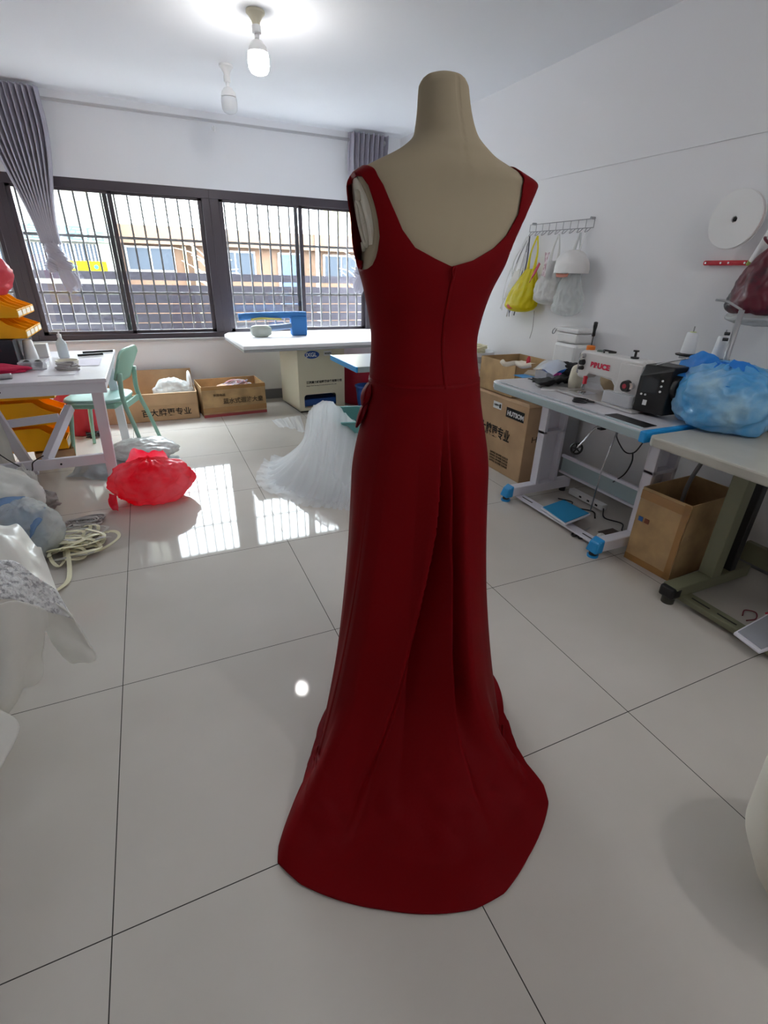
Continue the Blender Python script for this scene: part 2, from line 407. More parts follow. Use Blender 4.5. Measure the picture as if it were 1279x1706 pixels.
b3 = thing('tall_pale_block', 'tall pale yellow block rising behind the low orange building at right', 'building', (7.5, 15, -.1))
MB().box(6.0, 11, 15, 19, -.1, 8).build('wall', mat('pale_yellow_render', '#8f8a6c', .9, spec=0), b3)
for zz in (2.4, 3.4):
    for xx in (6.3, 7.4): MB().box(xx, xx + .5, 14.95, 15, zz, zz + .6).build('window', m_pane, b3)
m_bark = mat('pale_bark', '#a39a8a', .8, spec=0)
random.seed(5)
for n, (tx, ty, lab) in enumerate(((1.15, 10.2, 'bare pale tree outside the middle of the window'), (4.0, 10.2, 'bare pale tree outside the rightmost pane'))):
    t = thing('bare_tree', lab, 'tree', (tx, ty, -.1)); bb = MB(); bb.tube([(tx, ty, -.1), (tx + .03, ty, .8), (tx, ty, 1.5)], (.05, .03))
    for k in range(26):
        z = .9 + random.random() * .7; a = random.uniform(-1.2, 1.2); l = random.uniform(.3, .75)
        p0 = Vector((tx, ty, z)); p2 = p0 + Vector((math.sin(a) * l, random.uniform(-.2, .2), math.cos(a) * l * .7)); p1 = (p0 + p2) / 2 + Vector((0, 0, .06))
        bb.tube([p0, p1, p2], (.014, .005), n=5, res=3)
    bb.build('branches', m_bark, t, smooth=True)
# ---------------------------------------------------------------- dress form and red gown
OX, OY = 0.63, 1.125
PH = R(260.8); bN = Vector((math.cos(PH), math.sin(PH), 0)); bR = Vector((-bN.y, bN.x, 0))
SEC = np.array([(1.06,.150,-.005,.120,2.0),(1.1072,.1402,-.0054,.1121,2.03),(1.1432,.135,-.0083,.1053,2.04),(1.1792,.1309,-.0108,.0995,2.05),(1.2152,.1304,-.0119,.0965,2.07),
(1.2512,.1355,-.012,.0992,2.08),(1.2872,.1433,-.0113,.1037,2.09),(1.3232,.1534,-.0096,.1074,2.14),(1.3592,.1677,-.0066,.1107,2.22),(1.3952,.1821,-.0026,.1074,2.3),
(1.4312,.1935,.0032,.1006,2.38),(1.4672,.2036,.009,.0923,2.49),(1.4942,.2104,.011,.0884,2.57),(1.5122,.2129,.0126,.0884,2.50),(1.5257,.2134,.0148,.0888,2.44),
(1.5392,.2081,.0195,.0892,2.35),(1.5527,.1813,.0158,.0880,2.26),(1.5662,.15,.0125,.084,2.16),(1.5797,.1188,.0108,.0782,2.09),(1.5932,.0955,.0118,.0739,2.07),
(1.6112,.0739,.0110,.0653,2.03),(1.6292,.0653,.0070,.0621,2.0),(1.6562,.0586,.0027,.0556,2.0),(1.6832,.0546,-.0007,.0519,2.0),(1.6967,.0525,-.0018,.0499,2.0),
(1.7030,.0488,-.0019,.0464,2.0)])
def sec(z):
    Z = SEC[:, 0]; i = int(np.clip(np.searchsorted(Z, z) - 1, 0, len(Z) - 2)); h = Z[i+1] - Z[i]; t = min(1, max(0, (z - Z[i]) / h))
    def m(k):
        k = int(np.clip(k, 1, len(Z) - 2)); return (SEC[k+1, 1:] - SEC[k-1, 1:]) / (Z[k+1] - Z[k-1])
    a = SEC[i, 1:]; b = SEC[i+1, 1:]; ma = m(i) * h; mb = m(i + 1) * h
    return (2*t**3-3*t*t+1)*a + (t**3-2*t*t+t)*ma + (-2*t**3+3*t*t)*b + (t**3-t*t)*mb
PLN = np.array([(1.0,.5),(1.30,.25),(1.345,.168),(1.37,.1595),(1.40,.158),(1.43,.163),(1.455,.171),(1.49,.184),(1.52,.199),(1.54,.21),(1.56,.3)])
def body(th, z, off=0.0, offf=0.0, clampf=True):
    a, c, b, n = sec(z); a += off; b += off
    ct, st = math.cos(th), math.sin(th)
    x = a * math.copysign(abs(ct) ** (2 / n), ct); y = b * math.copysign(abs(st) ** (2 / n), st)
    if st < 0: y -= offf * abs(st)
    if y > -.02 or clampf:
        lm = float(np.interp(z, PLN[:, 0], PLN[:, 1])) + off; x = max(-lm, min(lm, x))
    return Vector((OX, OY, z)) + bR * (c + x) + bN * y, x, y, a
mann = thing('dress_form', 'beige linen covered dress form with tall neck, wearing the red gown', 'dress form', (OX, OY, 0))
mb = MB()
zz = list(np.linspace(1.05, 1.50, 60)) + list(np.linspace(1.505, 1.703, 60))
vs = []; n = 160
for z in zz:
    for i in range(n):
        th = 2 * math.pi * i / n; q, x, y, a = body(th, z, -.001)
        if y > 0 and abs(x - .012) < .004 : q = q - bN * .0016      # centre back seam
        vs.append(q)
top = Vector((OX, OY, 0)) - bR * .0019
for k, (s_, z) in enumerate(((.93, 1.7075), (.80, 1.7120), (.60, 1.7150), (.35, 1.7168), (.1, 1.7175))):
    for i in range(n):
        th = 2 * math.pi * i / n; vs.append(Vector((top.x, top.y, z)) + bR * .0478 * s_ * math.cos(th) + bN * .0455 * s_ * math.sin(th))
rws = len(zz) + 5
fs = [(j*n+i, j*n+(i+1) % n, (j+1)*n+(i+1) % n, (j+1)*n+i) for j in range(rws-1) for i in range(n)] + [tuple((rws-1)*n + i for i in range(n))]
mb.add(vs, fs).build('torso_cover', m_mann, mann, smooth=True)
# arm plates with their oval joint ring
for sgn in (-1, 1):
    c0 = Vector((OX, OY, 1.452)) + bR * (sgn * .1735 + .0055) - bN * .004
    tilt = Vector((0, 0, 1)) + bR * (sgn * .26); tilt.normalize(); sidev = bN; nrm = tilt.cross(sidev) * (1 if tilt.cross(sidev).dot(bR * sgn) > 0 else -1)
    def pt(ry, rz, t, h): return c0 + sidev * (ry * math.cos(t)) + tilt * (rz * math.sin(t)) + nrm * h
    m2 = MB(); NN = 48
    prof = [(.058, .086, -.012), (.058, .086, .0005), (.056, .083, .003), (.0, .0, .004)]
    m2.add([pt(a, b, 2*math.pi*i/NN, h) for a, b, h in prof[:3] for i in range(NN)],
           [(j*NN+i, j*NN+(i+1) % NN, (j+1)*NN+(i+1) % NN, (j+1)*NN+i) for j in range(2) for i in range(NN)] + [tuple(2*NN+i for i in range(NN))])
    pl_ = m2.build('arm_plate', m_mannpl, mann, auto=50)
    rg = MB()
    rg.tube([pt(.024, .044, 2*math.pi*i/16, .005) - tilt * .004 for i in range(17)], .0045, n=8, res=2)
    for s2 in (-1, 1): rg.tube([pt(.0, .0, 0, .006) + tilt * (s2 * .04) + sidev * (s2 * .02), pt(0, 0, 0, .006) + tilt * (s2 * .056) + sidev * (s2 * .026)], .007, n=10, res=1)
    rg.build('joint_ring', m_mannpl, pl_, smooth=True)
st = MB(); st.cyl((OX, OY, .02), (OX, OY, 1.06), .016); st.lathe((OX, OY, .006), [(.12, 0), (.12, .012), (.03, .022), (.016, .05)])
st.build('stand', m_dark, mann, auto=40)

gown = thing('evening_gown', 'deep red sleeveless gown with open back, zip and long train on the floor', 'dress', (OX, OY, 0))
def sm(a, b, x):
    t = min(1, max(0, (x - a) / (b - a))); return t * t * (3 - 2 * t)
NK = np.array([(1.30,-1.),(1.362,-.02),(1.3665,.0),(1.38,.047),(1.40,.088),(1.432,.124),(1.472,.146),(1.511,.158),(1.54,.162),(1.57,.165)])
NKF = np.array([(1.30,-1.),(1.385,-.02),(1.39,.0),(1.40,.05),(1.42,.10),(1.45,.13),(1.50,.15),(1.54,.160),(1.57,.165)])
YF = np.array([(1.0,-1.),(1.350,-.5),(1.356,-.02),(1.366,.012),(1.39,.030),(1.45,.040),(1.50,.034),(1.525,.018),(1.54,-.04),(1.6,-1.)])
AL = np.array([(1.0,.5),(1.346,.30),(1.352,.185),(1.358,.168),(1.366,.1615),(1.38,.158),(1.395,.157),(1.419,.158),(1.448,.166),(1.48,.178),(1.51,.191),(1.527,.205),(1.536,.26),(1.6,.5)])
NKL = np.array([(1.30,-1.),(1.362,-.02),(1.3665,.0),(1.38,.038),(1.40,.085),(1.432,.116),(1.472,.141),(1.511,.163),(1.54,.187),(1.57,.22)])
NKR = np.array([(1.30,-1.),(1.362,-.02),(1.3665,.0),(1.38,.050),(1.405,.098),(1.432,.128),(1.475,.150),(1.511,.150),(1.54,.143),(1.57,.14)])
def keep(x, y, z):
    ax = abs(x - .006 if y > 0 else x)
    nk = (NKR if x > .006 else NKL) if y > 0 else (NKF if x > 0 or z < 1.5 else NKL)
    if y > 0: o_ = np.interp(z, AL[:, 0], AL[:, 1]) - ax + (.0 if y > .02 else (y - .02) * .0)
    else: o_ = max(-y - np.interp(z, YF[:, 0], YF[:, 1]), (.120 - ax) if z > 1.36 else -1)
    return min(ax - np.interp(z, nk[:, 0], nk[:, 1]), o_)
def clip_mesh(vs, sv, faces):
    out_v = list(vs); fs = []; cache = {}
    def cut(i, j):
        k = (min(i, j), max(i, j))
        if k not in cache:
            t = sv[i] / (sv[i] - sv[j]); out_v.append(vs[i].lerp(vs[j], t)); cache[k] = len(out_v) - 1
        return cache[k]
    for f in faces:
        r = []
        for a, b in zip(f, f[1:] + f[:1]):
            if sv[a] >= 0: r.append(a)
            if (sv[a] >= 0) != (sv[b] >= 0): r.append(cut(a, b))
        if len(r) >= 3: fs.append(tuple(r))
    return out_v, fs
zz = list(np.linspace(1.098, 1.34, 46)) + list(np.linspace(1.345, 1.575, 110)); n = 260; vs = []; sv = []
for z in zz:
    for i in range(n):
        th = 2 * math.pi * i / n; q, x, y, a = body(th, z, .0035, .010 * sm(1.2, 1.33, z) * sm(1.56, 1.46, z), False)
        # small pulls beside the darts
        q = q + bN * (.0022 * math.exp(-((x + .07) / .03) ** 2 - ((z - 1.235 - x * .1) / .010) ** 2) if y > 0 else 0)
        q = q + bN * (.0016 * math.exp(-((x - .068) / .025) ** 2 - ((z - 1.225 + x * .15) / .010) ** 2) if y > 0 else 0)
        vs.append(q); sv.append(keep(x, y, z))
fs = [(j*n+i, j*n+(i+1) % n, (j+1)*n+(i+1) % n, (j+1)*n+i) for j in range(len(zz)-1) for i in range(n)]
vs, fs = clip_mesh(vs, sv, fs)
used = sorted({i for f in fs for i in f}); mp_ = {k: i for i, k in enumerate(used)}
bod = MB().add([vs[k] for k in used], [tuple(mp_[i] for i in f) for f in fs]).build('bodice', [m_red], gown, smooth=True, weld=True, solid=.003)
# zip placket
def backpt(x, z, h):
    a, c, b, nn = sec(z); y = (b + .0035) * (1 - abs(x / (a + .0035)) ** nn) ** (1 / nn); return Vector((OX, OY, z)) + bR * (c + x) + bN * (y + h)
zp = MB()
zp.grid(lambda u, v: backpt(.010 + .007 * u - .004 * math.sin(v * 3), 1.367 - v * .262, .0022 + .0016 * math.sin(u * math.pi)), 6, 60)
zp.build('zip_placket', m_red, gown, smooth=True, solid=.0015)
MB().tube([backpt(.010, 1.367, .005), backpt(.006, 1.358, .008), backpt(.011, 1.345, .006)], .0022, n=6).build('zip_pull', m_red, gown, smooth=True)

HEM = np.array([(0,.33),(40,.29),(90,.26),(140,.265),(160,.275),(172,.292),(181,.325),(190,.365),(197,.41),(204,.48),(208,.555),(212.3,.645),(214.5,.675),(221,.686),(229,.683),(239,.679),(249,.682),(257,.683),(264.2,.67),(273.6,.625),(283,.588),(289.2,.563),(293.5,.525),(297.2,.455),(302,.41),(308,.38),(320,.345),(340,.335),(360,.33)])
TDN = np.array([(0,.30),(90,.25),(140,.26),(175,.29),(190,.34),(205,.42),(215,.43),(225,.40),(240,.35),(265,.36),(285,.37),(300,.345),(330,.31),(360,.30)])
def ip(x, T): return float(np.interp(x, T[:, 0], T[:, 1]))
def sm_(a, b, x):
    t = min(1, max(0, (x - a) / (b - a))); return t * t * (3 - 2 * t)
Z0 = 1.107
def foldd(al, t):
    """signed fold depth (m); t 0 waist .. 1 floor"""
    A = .058 * sm(.02, .45, t)
    aL = np.interp(t, [0, .3, .65, .9, 1.0], [263, 257, 240, 229, 226]); aR = np.interp(t, [0, .2, 1], [267, 269, 267])
    d = 0.0
    if al < aL: d += .35 * math.exp(-((aL - al) / 9) ** 2)
    elif al < aR:
        f = (al - aL) / max(aR - aL, 1e-3); d += -1.0 * sm(aL, aL + 2.5, al) * (1 - f) ** .8 + .30 * f * f
    else:
        d += .35 * (1 - sm(aR, aR + 2.6, al)) - 1.15 * sm(aR, aR + 2.6, al) * (1 - sm(aR + 4, aR + 15, al)) * sm(1.04, .75, t) 
    r = A * d
    r += .006 * sm(.15, .7, t) * math.sin(R((al - 180) * 7)) * (1 if al < 200 or al > 315 else .0)
    r += .006 * sm(.2, .6, t) * math.exp(-((al - 213) / 6) ** 2) - .007 * sm(.1, .6, t) * math.exp(-((al - 200 + 8 * t) / 5) ** 2)
    return r
def skirt(al, s):
    hem = ip(al, HEM); td = min(ip(al, TDN), hem); ph = R(al) - PH
    sb, cb = math.sin(ph), math.cos(ph)
    r0 = 1 / math.sqrt((sb / .1445) ** 2 + (cb / .1165) ** 2); S1 = .76
    t = min(1, s / S1)
    lat = abs(math.sin(R(al - 240.8)))
    hip = r0 + .028 * sm(0, .24, t) * (.5 + .4 * lat) + .010 * sm(0, .25, t)
    k = .45 * t + .55 * t ** 2.4
    r = hip + (td - hip) * k
    z = Z0 * (1 - t); fade = 1.0
    wide = sm(.03, .16, hem - td); SB = .56; q0 = SB / S1
    if s > SB and wide > 0:
        hip0 = r0 + .028 * (.5 + .4 * lat) + .010
        rb = hip0 + (td - hip0) * (.45 * q0 + .55 * q0 ** 2.4); slope = (td - hip0) * (.45 + 1.32 * q0 ** 1.4) / S1
        x = (s - SB) / (1 - SB); d1 = (hem - td) * 1.9
        rh = (2*x**3-3*x*x+1) * rb + (x**3-2*x*x+x) * slope * (1 - SB) + (-2*x**3+3*x*x) * hem + (x**3-x*x) * d1 * .55
        qq = min(1, (s - SB) / .335); zb = Z0 * (1 - q0); zh = zb * (1 - qq) ** (1.456 * .335 / zb)
    else: rh, zh = r, z
    if s > S1:
        f = (s - S1) / (1 - S1); r = td + (hem - td) * f
    if wide > 0 and s > SB: r = r * (1 - wide) + rh * wide; z = z * (1 - wide) + zh * wide
    fade = 1 - sm(.70, .99, s) * (1 if wide > .3 else .4)
    r += foldd(al, t) * fade
    z0 = .006
    ru = noise.noise(Vector((al * .05, s * 7, 3)))
    lift = 0.0
    if 195 < al < 310 and s > .6:
        q = math.sin(math.pi * min(1, (s - .6) / .4)) 
        lift += q * (.014 * abs(ru) + .012 * math.exp(-((al - 262) / 7) ** 2) + .055 * math.exp(-((al - 213) / 7) ** 2) + .018 * math.exp(-((al - 284) / 6) ** 2))
        wr = (s - .76) / .24
        if wr > 0: lift += .010 * math.exp(-((wr - .25) / .2) ** 2) * max(0, noise.noise(Vector((al * .12, s * 22, 9)))) * 2
    # smooth landing
    z = max(z, 0); zl = z0 + lift + z
    return Vector((OX + r * math.cos(R(al)) - .005 * bR.x * (1 - t), OY + r * math.sin(R(al)) - .005 * bR.y * (1 - t), zl))
mb = MB(); NU, NV = 480, 150
mb.grid(lambda u, v: skirt((u * 360) % 360, v), NU, NV, cu=True)
mb.build('skirt', m_red, gown, smooth=True, solid=.003)
# waist seam cord
mb = MB(); mb.tube([body(2*math.pi*i/60, 1.105, .0045)[0] for i in range(61)], .0022, n=6, res=1); mb.build('waist_seam', m_red, gown, smooth=True)
# gathered fabric knot at the left hip
bw = MB(); hc = Vector((OX, OY, 0)) - bR * .150
def petal(u, v, base, tip, wd, sw):
    base = Vector(base); tip = Vector(tip); q = base.lerp(tip, v); d = (tip - base).normalized(); sd = Vector((0, 0, 1)).cross(d).normalized()
    wv = wd * math.sin(math.pi * (.12 + .8 * v)); a = u * 2 * math.pi
    return q + sd * (wv * math.cos(a)) + Vector(sw) * (wv * .35 * math.sin(a)) + sd * .006 * math.sin(a * 5 + v * 4)
bL = -bR
for b_, t_, wd in ((hc + Vector((0, 0, 1.10)), hc + bL * .020 + Vector((0, 0, 1.045)), .030), (hc + Vector((0, 0, 1.065)) - bN*.005, hc + bL * .034 - bN * .01 + Vector((0, 0, .985)), .028),
                   (hc + bL * .005 + Vector((0, 0, 1.03)), hc + bL * .030 + Vector((0, 0, .90)), .022), (hc + bL * .005 - bN*.02 + Vector((0, 0, 1.03)), hc + bL * .045 - bN * .02 + Vector((0, 0, .76)), .020)):
    bw.grid(lambda u, v: petal(u, v, b_, t_, wd, tuple(bL)), 32, 16, cu=True)
bw.build('hip_knot', m_red, gown, smooth=True)
# ---------------------------------------------------------------- lamps
m_bulb = mat('lit_bulb', (1, 1, 1), .4, emit=(1.0, .98, .95), estr=BULB * 14)
m_bulboff = mat('frosted_bulb', '#e9ebee', .25, translucent=.3)
m_bulbfill = mat('added_fill_bulb', (1, 1, 1), .4, emit=(1.0, .98, .95), estr=BULB_FILL * 14)
def ceiling_lamp(x, y, label, lit, s=1.0, mm=None):
    t = thing('ceiling_bulb_lamp', label, 'lamp', (x, y, ZC), group=None); z = ZC
    MB().lathe((x, y, z), [(.052 * s, -.001), (.052 * s, -.012), (.040 * s, -.022), (.024 * s, -.045), (.020 * s, -.060)], 32).build('ceiling_rose', m_cream if lit else m_whitepl, t, auto=40)
    MB().lathe((x, y, z), [(.023 * s, -.060), (.025 * s, -.064), (.025 * s, -.092), (.021 * s, -.096)], 28).build('lamp_socket', m_whitepl, t, auto=40)
    MB().lathe((x, y, z), [(.013 * s, -.094), (.013 * s, -.125)], 20).build('bulb_neck', m_whitepl, t, smooth=True)
    MB().lathe((x, y, z), [(.013 * s, -.120), (.030 * s, -.126), (.050 * s, -.150), (.056 * s, -.170), (.0575 * s, -.176), (.050 * s, -.178)], 36).build('bulb_housing', m_whitepl, t, auto=40)
    MB().lathe((x, y, z), [(.052 * s, -.179), (.0575 * s, -.183), (.060 * s, -.21), (.057 * s, -.245), (.045 * s, -.262), (.025 * s, -.270), (.001, -.272)], 36).build('bulb', mm or (m_bulb if lit else m_bulboff), t, smooth=True)
    return t
ceiling_lamp(.79, 3.56, 'lit white bulb glowing on the ceiling nearer the camera', True, .97)
ceiling_lamp(1.5, -.2, 'added unseen fill bulb on the ceiling behind the camera', True, .97, m_bulbfill)  # added fill light, not a known lamp; brightens dress form and right wall
ceiling_lamp(.759, 4.45, 'unlit frosted bulb hanging on the ceiling nearer the window', False, .92)

# ---------------------------------------------------------------- curtain pole and curtains
rod = thing('curtain_pole', 'long white curtain pole along the top of the window wall', 'curtain pole', (.8, YW - .10, 2.52))
MB().cyl((-1.9, YW - .10, 2.525), (2.46, YW - .10, 2.525), .0125, n=16).build('pole', mat('pole_grey', '#b4b2b4', .4), rod, smooth=True)
for x in (-1.0, .80, 2.12):
    MB().tube([(x, YW - .002, 2.50), (x, YW - .05, 2.47), (x, YW - .10, 2.46), (x, YW - .113, 2.49)], .008, res=4).build('bracket', m_whitepl, rod, smooth=True)
MB().lathe((2.46, YW - .10, 2.525), [(.014, 0), (.03, .008), (.034, .022), (.026, .038), (.001, .046)], 24, ax=(1, 0, 0)).build('finial', m_whitepl, rod, smooth=True)
def curtain(x0, x1, xk, zk, w, label, folds, kx, seed):
    t = thing('curtain', label, 'curtain', ((x0 + x1) / 2, YW - .13, 0)); yc = YW - .125
    def fn(u, v):
        z = 2.585 - v * (2.585 - zk); f = sm(.15, 1, v); hw = (x1 - x0) / 2 * (1 - f) + w / 2 * f; cx = (x0 + x1) / 2 * (1 - v ** 1.3) + xk * v ** 1.3
        ph = u * folds * 2 * math.pi; am = .050 * (1 - f) + .022 * f
        return Vector((cx + (u * 2 - 1) * hw + .010 * math.sin(ph * 2 + 1), yc - .01 + am * math.sin(ph + .5 * math.sin(v * 3)) - .03 * f, z))
    MB().grid(fn, folds * 14, 60).build('curtain_cloth', m_curtain, t, smooth=True, solid=.002)
    kn = MB()
    kc = Vector((xk, yc - .035, zk))
    for k, (dx, dz, rx, rz, a) in enumerate(((0, -.035, .062, .060, 0), (kx * .02, -.11, .075, .065, .5), (kx * .06, -.165, .070, .055, -.6), (kx * -.03, -.17, .055, .05, .8))):
        c = kc + Vector((dx, 0, dz))
        def f2(u, v, c=c, rx=rx, rz=rz, a=a, k=k):
            tt = u * 2 * math.pi; p = (v - .5) * math.pi; d = Vector((math.cos(tt) * math.cos(p), math.sin(tt) * math.cos(p), math.sin(p)))
            g = 1 + .10 * math.sin((d.z * 5 + d.x * 4 * math.cos(a) + k) * 3 + math.atan2(d.y, d.x) * 1.0) + .12 * noise.noise(d * 2 + Vector((seed + k, 0, 0)))
            return c + Vector((d.x * rx * g, d.y * .05 * g, d.z * rz * g))
        kn.grid(f2, 48, 28, cu=True)
    # loose tail under the knot
    def f3(u, v):
        hw = .045 + .022 * math.sin(v * math.pi); c = kc + Vector((kx * (.05 + .055 * v), -.012, -.19 - v * .16))
        a = u * 2 * math.pi; g = 1 + .12 * math.sin(a * 7 + v * 2)
        return c + Vector((math.cos(a) * hw * g, math.sin(a) * .028 * g, .02 * math.sin(a * 3) * v + kx * math.cos(a) * .02 * v))
    kn.grid(f3, 60, 16, cu=True); kn.build('tied_knot', m_curtain, t, smooth=True)
curtain(-.96, -.52, -.675, 1.50, .14, 'grey curtain at the left of the window tied up in a knot', 11, 1.0, 2)
curtain(2.08, 2.50, 2.22, 1.50, .14, 'grey curtain at the right end of the pole, knot beside the dress form', 8, -.6, 5)

# ---------------------------------------------------------------- vacuum ironing table by the window
it = thing('ironing_table', 'cream ironing machine with wide white top under the right window', 'ironing table', (1.45, 5.15, 0))
RM = Matrix.Translation(Vector((1.28, 4.95, 0))) @ Matrix.Rotation(R(5), 4, 'Z')
def M(mb_): mb_.M = RM; return mb_
cab = M(MB()); W_, D_, H_ = .515, .56, .690
# cabinet shell with a rounded opening at the front
cab.box(0, .03, 0, D_, .02, H_); cab.box(W_ - .03, W_, 0, D_, .02, H_); cab.box(0, W_, D_ - .03, D_, .02, H_); cab.box(0, W_, 0, D_, H_ - .03, H_); cab.box(0, W_, 0, D_, .02, .05)
cab.build('cabinet', m_cream, it, bevel=.004)
HX0, HX1, HZ0, HZ1, HR = .055, .415, .035, .185, .03
fp = M(MB())
for x0_, x1_, z0_, z1_ in ((0, HX0, .02, H_), (HX1, W_, .02, H_), (HX0, HX1, HZ1, H_), (HX0, HX1, .02, HZ0)): fp.box(x0_, x1_, -.006, 0, z0_, z1_)
for sx_, sz_ in ((0, 0), (1, 0), (0, 1), (1, 1)):
    cx_ = (HX1 if sx_ else HX0); cz_ = (HZ1 if sz_ else HZ0); dx_ = -1 if sx_ else 1; dz_ = -1 if sz_ else 1
    P_ = [(cx_, cz_)] + [(cx_ + dx_ * HR * (1 - math.cos(R(90 * i / 6))), cz_ + dz_ * HR * (1 - math.sin(R(90 * i / 6)))) for i in range(7)]
    n_ = len(P_); fp.add([(x, -.006, z) for x, z in P_] + [(x, 0, z) for x, z in P_], [tuple(range(n_)), tuple(range(2 * n_ - 1, n_ - 1, -1))] + [(i, n_ + i, n_ + (i+1) % n_, (i+1) % n_) for i in range(n_)])
fp.build('front_panel', m_cream, it)
M(MB()).box(.05, .47, .04, .5, .052, .125).build('blower_box', m_dblue, it, bevel=.01)
M(MB()).box(.02, W_ - .02, .02, D_ - .02, 0, .022).build('plinth', m_black, it)
r_ = (RM.to_3x3() @ Vector((1, 0, 0))); org = lambda x, z, y=-.0065: RM @ Vector((x, y, z))
bd = M(MB()); bd.add([(.156 + .078 * math.cos(2*math.pi*i/32), -.0095, .585 + .038 * math.sin(2*math.pi*i/32)) for i in range(32)] + [(.156 + .078 * math.cos(2*math.pi*i/32), -.006, .585 + .038 * math.sin(2*math.pi*i/32)) for i in range(32)],
    [tuple(range(32))] + [(i, (i+1) % 32, 32 + (i+1) % 32, 32 + i) for i in range(32)])
badge = bd.build('badge', mat('badge_blue', '#1b4a9c', .4), it)
lettering('JXGL', .054, org(.088, .568, -.010), r_, (0, 0, 1), m_whitepl, badge, bold=.0015)
lb = M(MB()).box(.285, .37, -.0095, -.006, .57, .615).build('small_label', m_whitepl, it)
lettering('WXFZ', .026, org(.293, .582, -.010), r_, (0, 0, 1), m_ink, lb, bold=.001)
lettering('江西高力缝纫整熨设备有限公司', .0285, org(.084, .300), r_, (0, 0, 1), m_ink, it, bold=.0008)
lettering('Jiangxi Gaoli Sewing & Ironing Equipment Co., Ltd.', .0165, org(.084, .272), r_, (0, 0, 1), m_ink, it)
tp = MB(); T0 = Matrix.Translation(Vector((1.45, 5.11, 0))) @ Matrix.Rotation(R(3.0), 4, 'Z'); tp.M = T0
hw, c_ = .85, .10
pol = [(-.78, -.55), (.80, -.55), (.98, -.35), (.98, .49), (-.70, .53), (-.76, .40)]
tp.add([(x, y, .690) for x, y in pol] + [(x, y, .712) for x, y in pol], [tuple(range(5, -1, -1)), tuple(range(6, 12))] + [(i, (i+1) % 6, 6 + (i+1) % 6, 6 + i) for i in range(6)])
tp.build('table_underside', m_steel, it, bevel=.004)
tq = MB(); tq.M = T0; tq.add([(x * 1.005, y * 1.005, .712) for x, y in pol] + [(x * 1.0, y * 1.0, .745) for x, y in pol], [tuple(range(5, -1, -1)), tuple(range(6, 12))] + [(i, (i+1) % 6, 6 + (i+1) % 6, 6 + i) for i in range(6)])
tq.build('padded_top', mat('white_canvas', '#e6e6ea', .7), it, bevel=.008)
# blue sleeve board standing on the table
sbx = thing('sleeve_board', 'blue sleeve ironing board standing on the white ironing table top', 'sleeve board', (1.15, 5.2, .746))
MB().tube([(.79, 5.22, .925), (.95, 5.215, .936), (1.30, 5.21, .944), (1.46, 5.21, .944)], (.034, .030), n=14, res=4).build('padded_board', m_blue if False else mat('blue_cotton', '#2f6fae', .7), sbx, smooth=True)
MB().tube([(.90, 5.17, .905), (1.0, 5.165, .915), (1.12, 5.165, .91), (1.2, 5.17, .905)], .010, n=8).build('yellow_edge', mat('worn_yellow', '#c9bf6a', .7), sbx, smooth=True)
MB().box(1.30, 1.46, 5.16, 5.26, .746, .93).build('post', mat('blue_cotton'  , '#2f6fae', .7), sbx, bevel=.015)
MB().tube([(.98, 5.2, .82), (1.2, 5.2, .83), (1.46, 5.2, .86)], .028, n=12).build('lower_arm', mat('blue_grey_metal', '#6f86a8', .4), sbx, smooth=True)
tk = thing('water_tank', 'small clear grey tank lying under the blue sleeve board', 'tank', (.98, 5.18, .746))
MB().blob((.985, 5.16, .80), (.105, .07, .055), seed=4, amp=.04, floor=.747, shape=3).build('tank_body', mat('cloudy_plastic', '#b9bdb4', .3, translucent=.2), tk, smooth=True)

# ---------------------------------------------------------------- cardboard boxes under the window
def open_box(name, label, x0, x1, y0, y1, h, th=.006, m=None, flaps=None, rz=0, z0=0.0, cat='cardboard box', hb=None):
    m = m or m_card; cx, cy = (x0 + x1) / 2, (y0 + y1) / 2
    t = thing(name, label, cat, (cx, cy, z0)); MM = Matrix.Translation(Vector((cx, cy, z0))) @ Matrix.Rotation(rz, 4, 'Z') @ Matrix.Translation(Vector((-cx, -cy, 0)))
    hb = hb or h; b = MB(); b.M = MM
    b.box(x0, x1, y0, y1, 0.001, th); b.box(x0, x1, y0, y0 + th, 0.001, h); b.box(x0, x0 + th, y0, y1, 0.001, h); b.box(x1 - th, x1, y0, y1, 0.001, h); b.box(x0, x1, y1 - th, y1, 0.001, hb)
    b.build('box_body', m, t, bevel=.0015); t['_'] = 0; del t['_']
    return t, MM
bx1, M1 = open_box('cardboard_box', 'long low open carton of brown cardboard behind the mint chair', -.62, .30, 5.10, 5.62, .265, hb=.40)
fl = MB(); fl.hexa([(-.62, 5.09, .155), (.30, 5.09, .155), (.30, 5.096, .155), (-.62, 5.096, .155)], [(-.62, 5.09, .265), (.295, 5.085, .265), (.295, 5.10, .267), (-.62, 5.10, .267)]); fl.build('front_flap', m_card, bx1)
lettering('百大牌更专业', .075, (-.22, 5.0985, .055), (1, 0, 0), (0, 0, 1), m_ink, bx1, bold=.001)
bx2, M2 = open_box('cardboard_box', 'taped brown carton of rolled strips left of the ironing machine', .325, .955, 5.09, 5.50, .305, m=m_cardd, rz=R(4))
tpx = mat('brown_tape', '#a97c47', .25, coat=.3)
b = MB(); b.M = M2
b.box(.324, .956, 5.0885, 5.0895, .045, .095); b.box(.324, .956, 5.0885, 5.0895, .27, .304)
b.build('packing_tape', tpx, bx2)
b = MB(); b.M = M2; b.box(.324, .956, 5.088, 5.0885, .0, .028); b.build('red_tape', mat('red_tape', '#a8454a', .35), bx2)
rr = (M2.to_3x3() @ Vector((1, 0, 0)))
lettering('蓝水式迴旋大皇', .058, M2 @ Vector((.52, 5.0878, .13)), rr, (0, 0, 1), mat('faded_ink', '#4c3a25', .7), bx2, bold=.001)
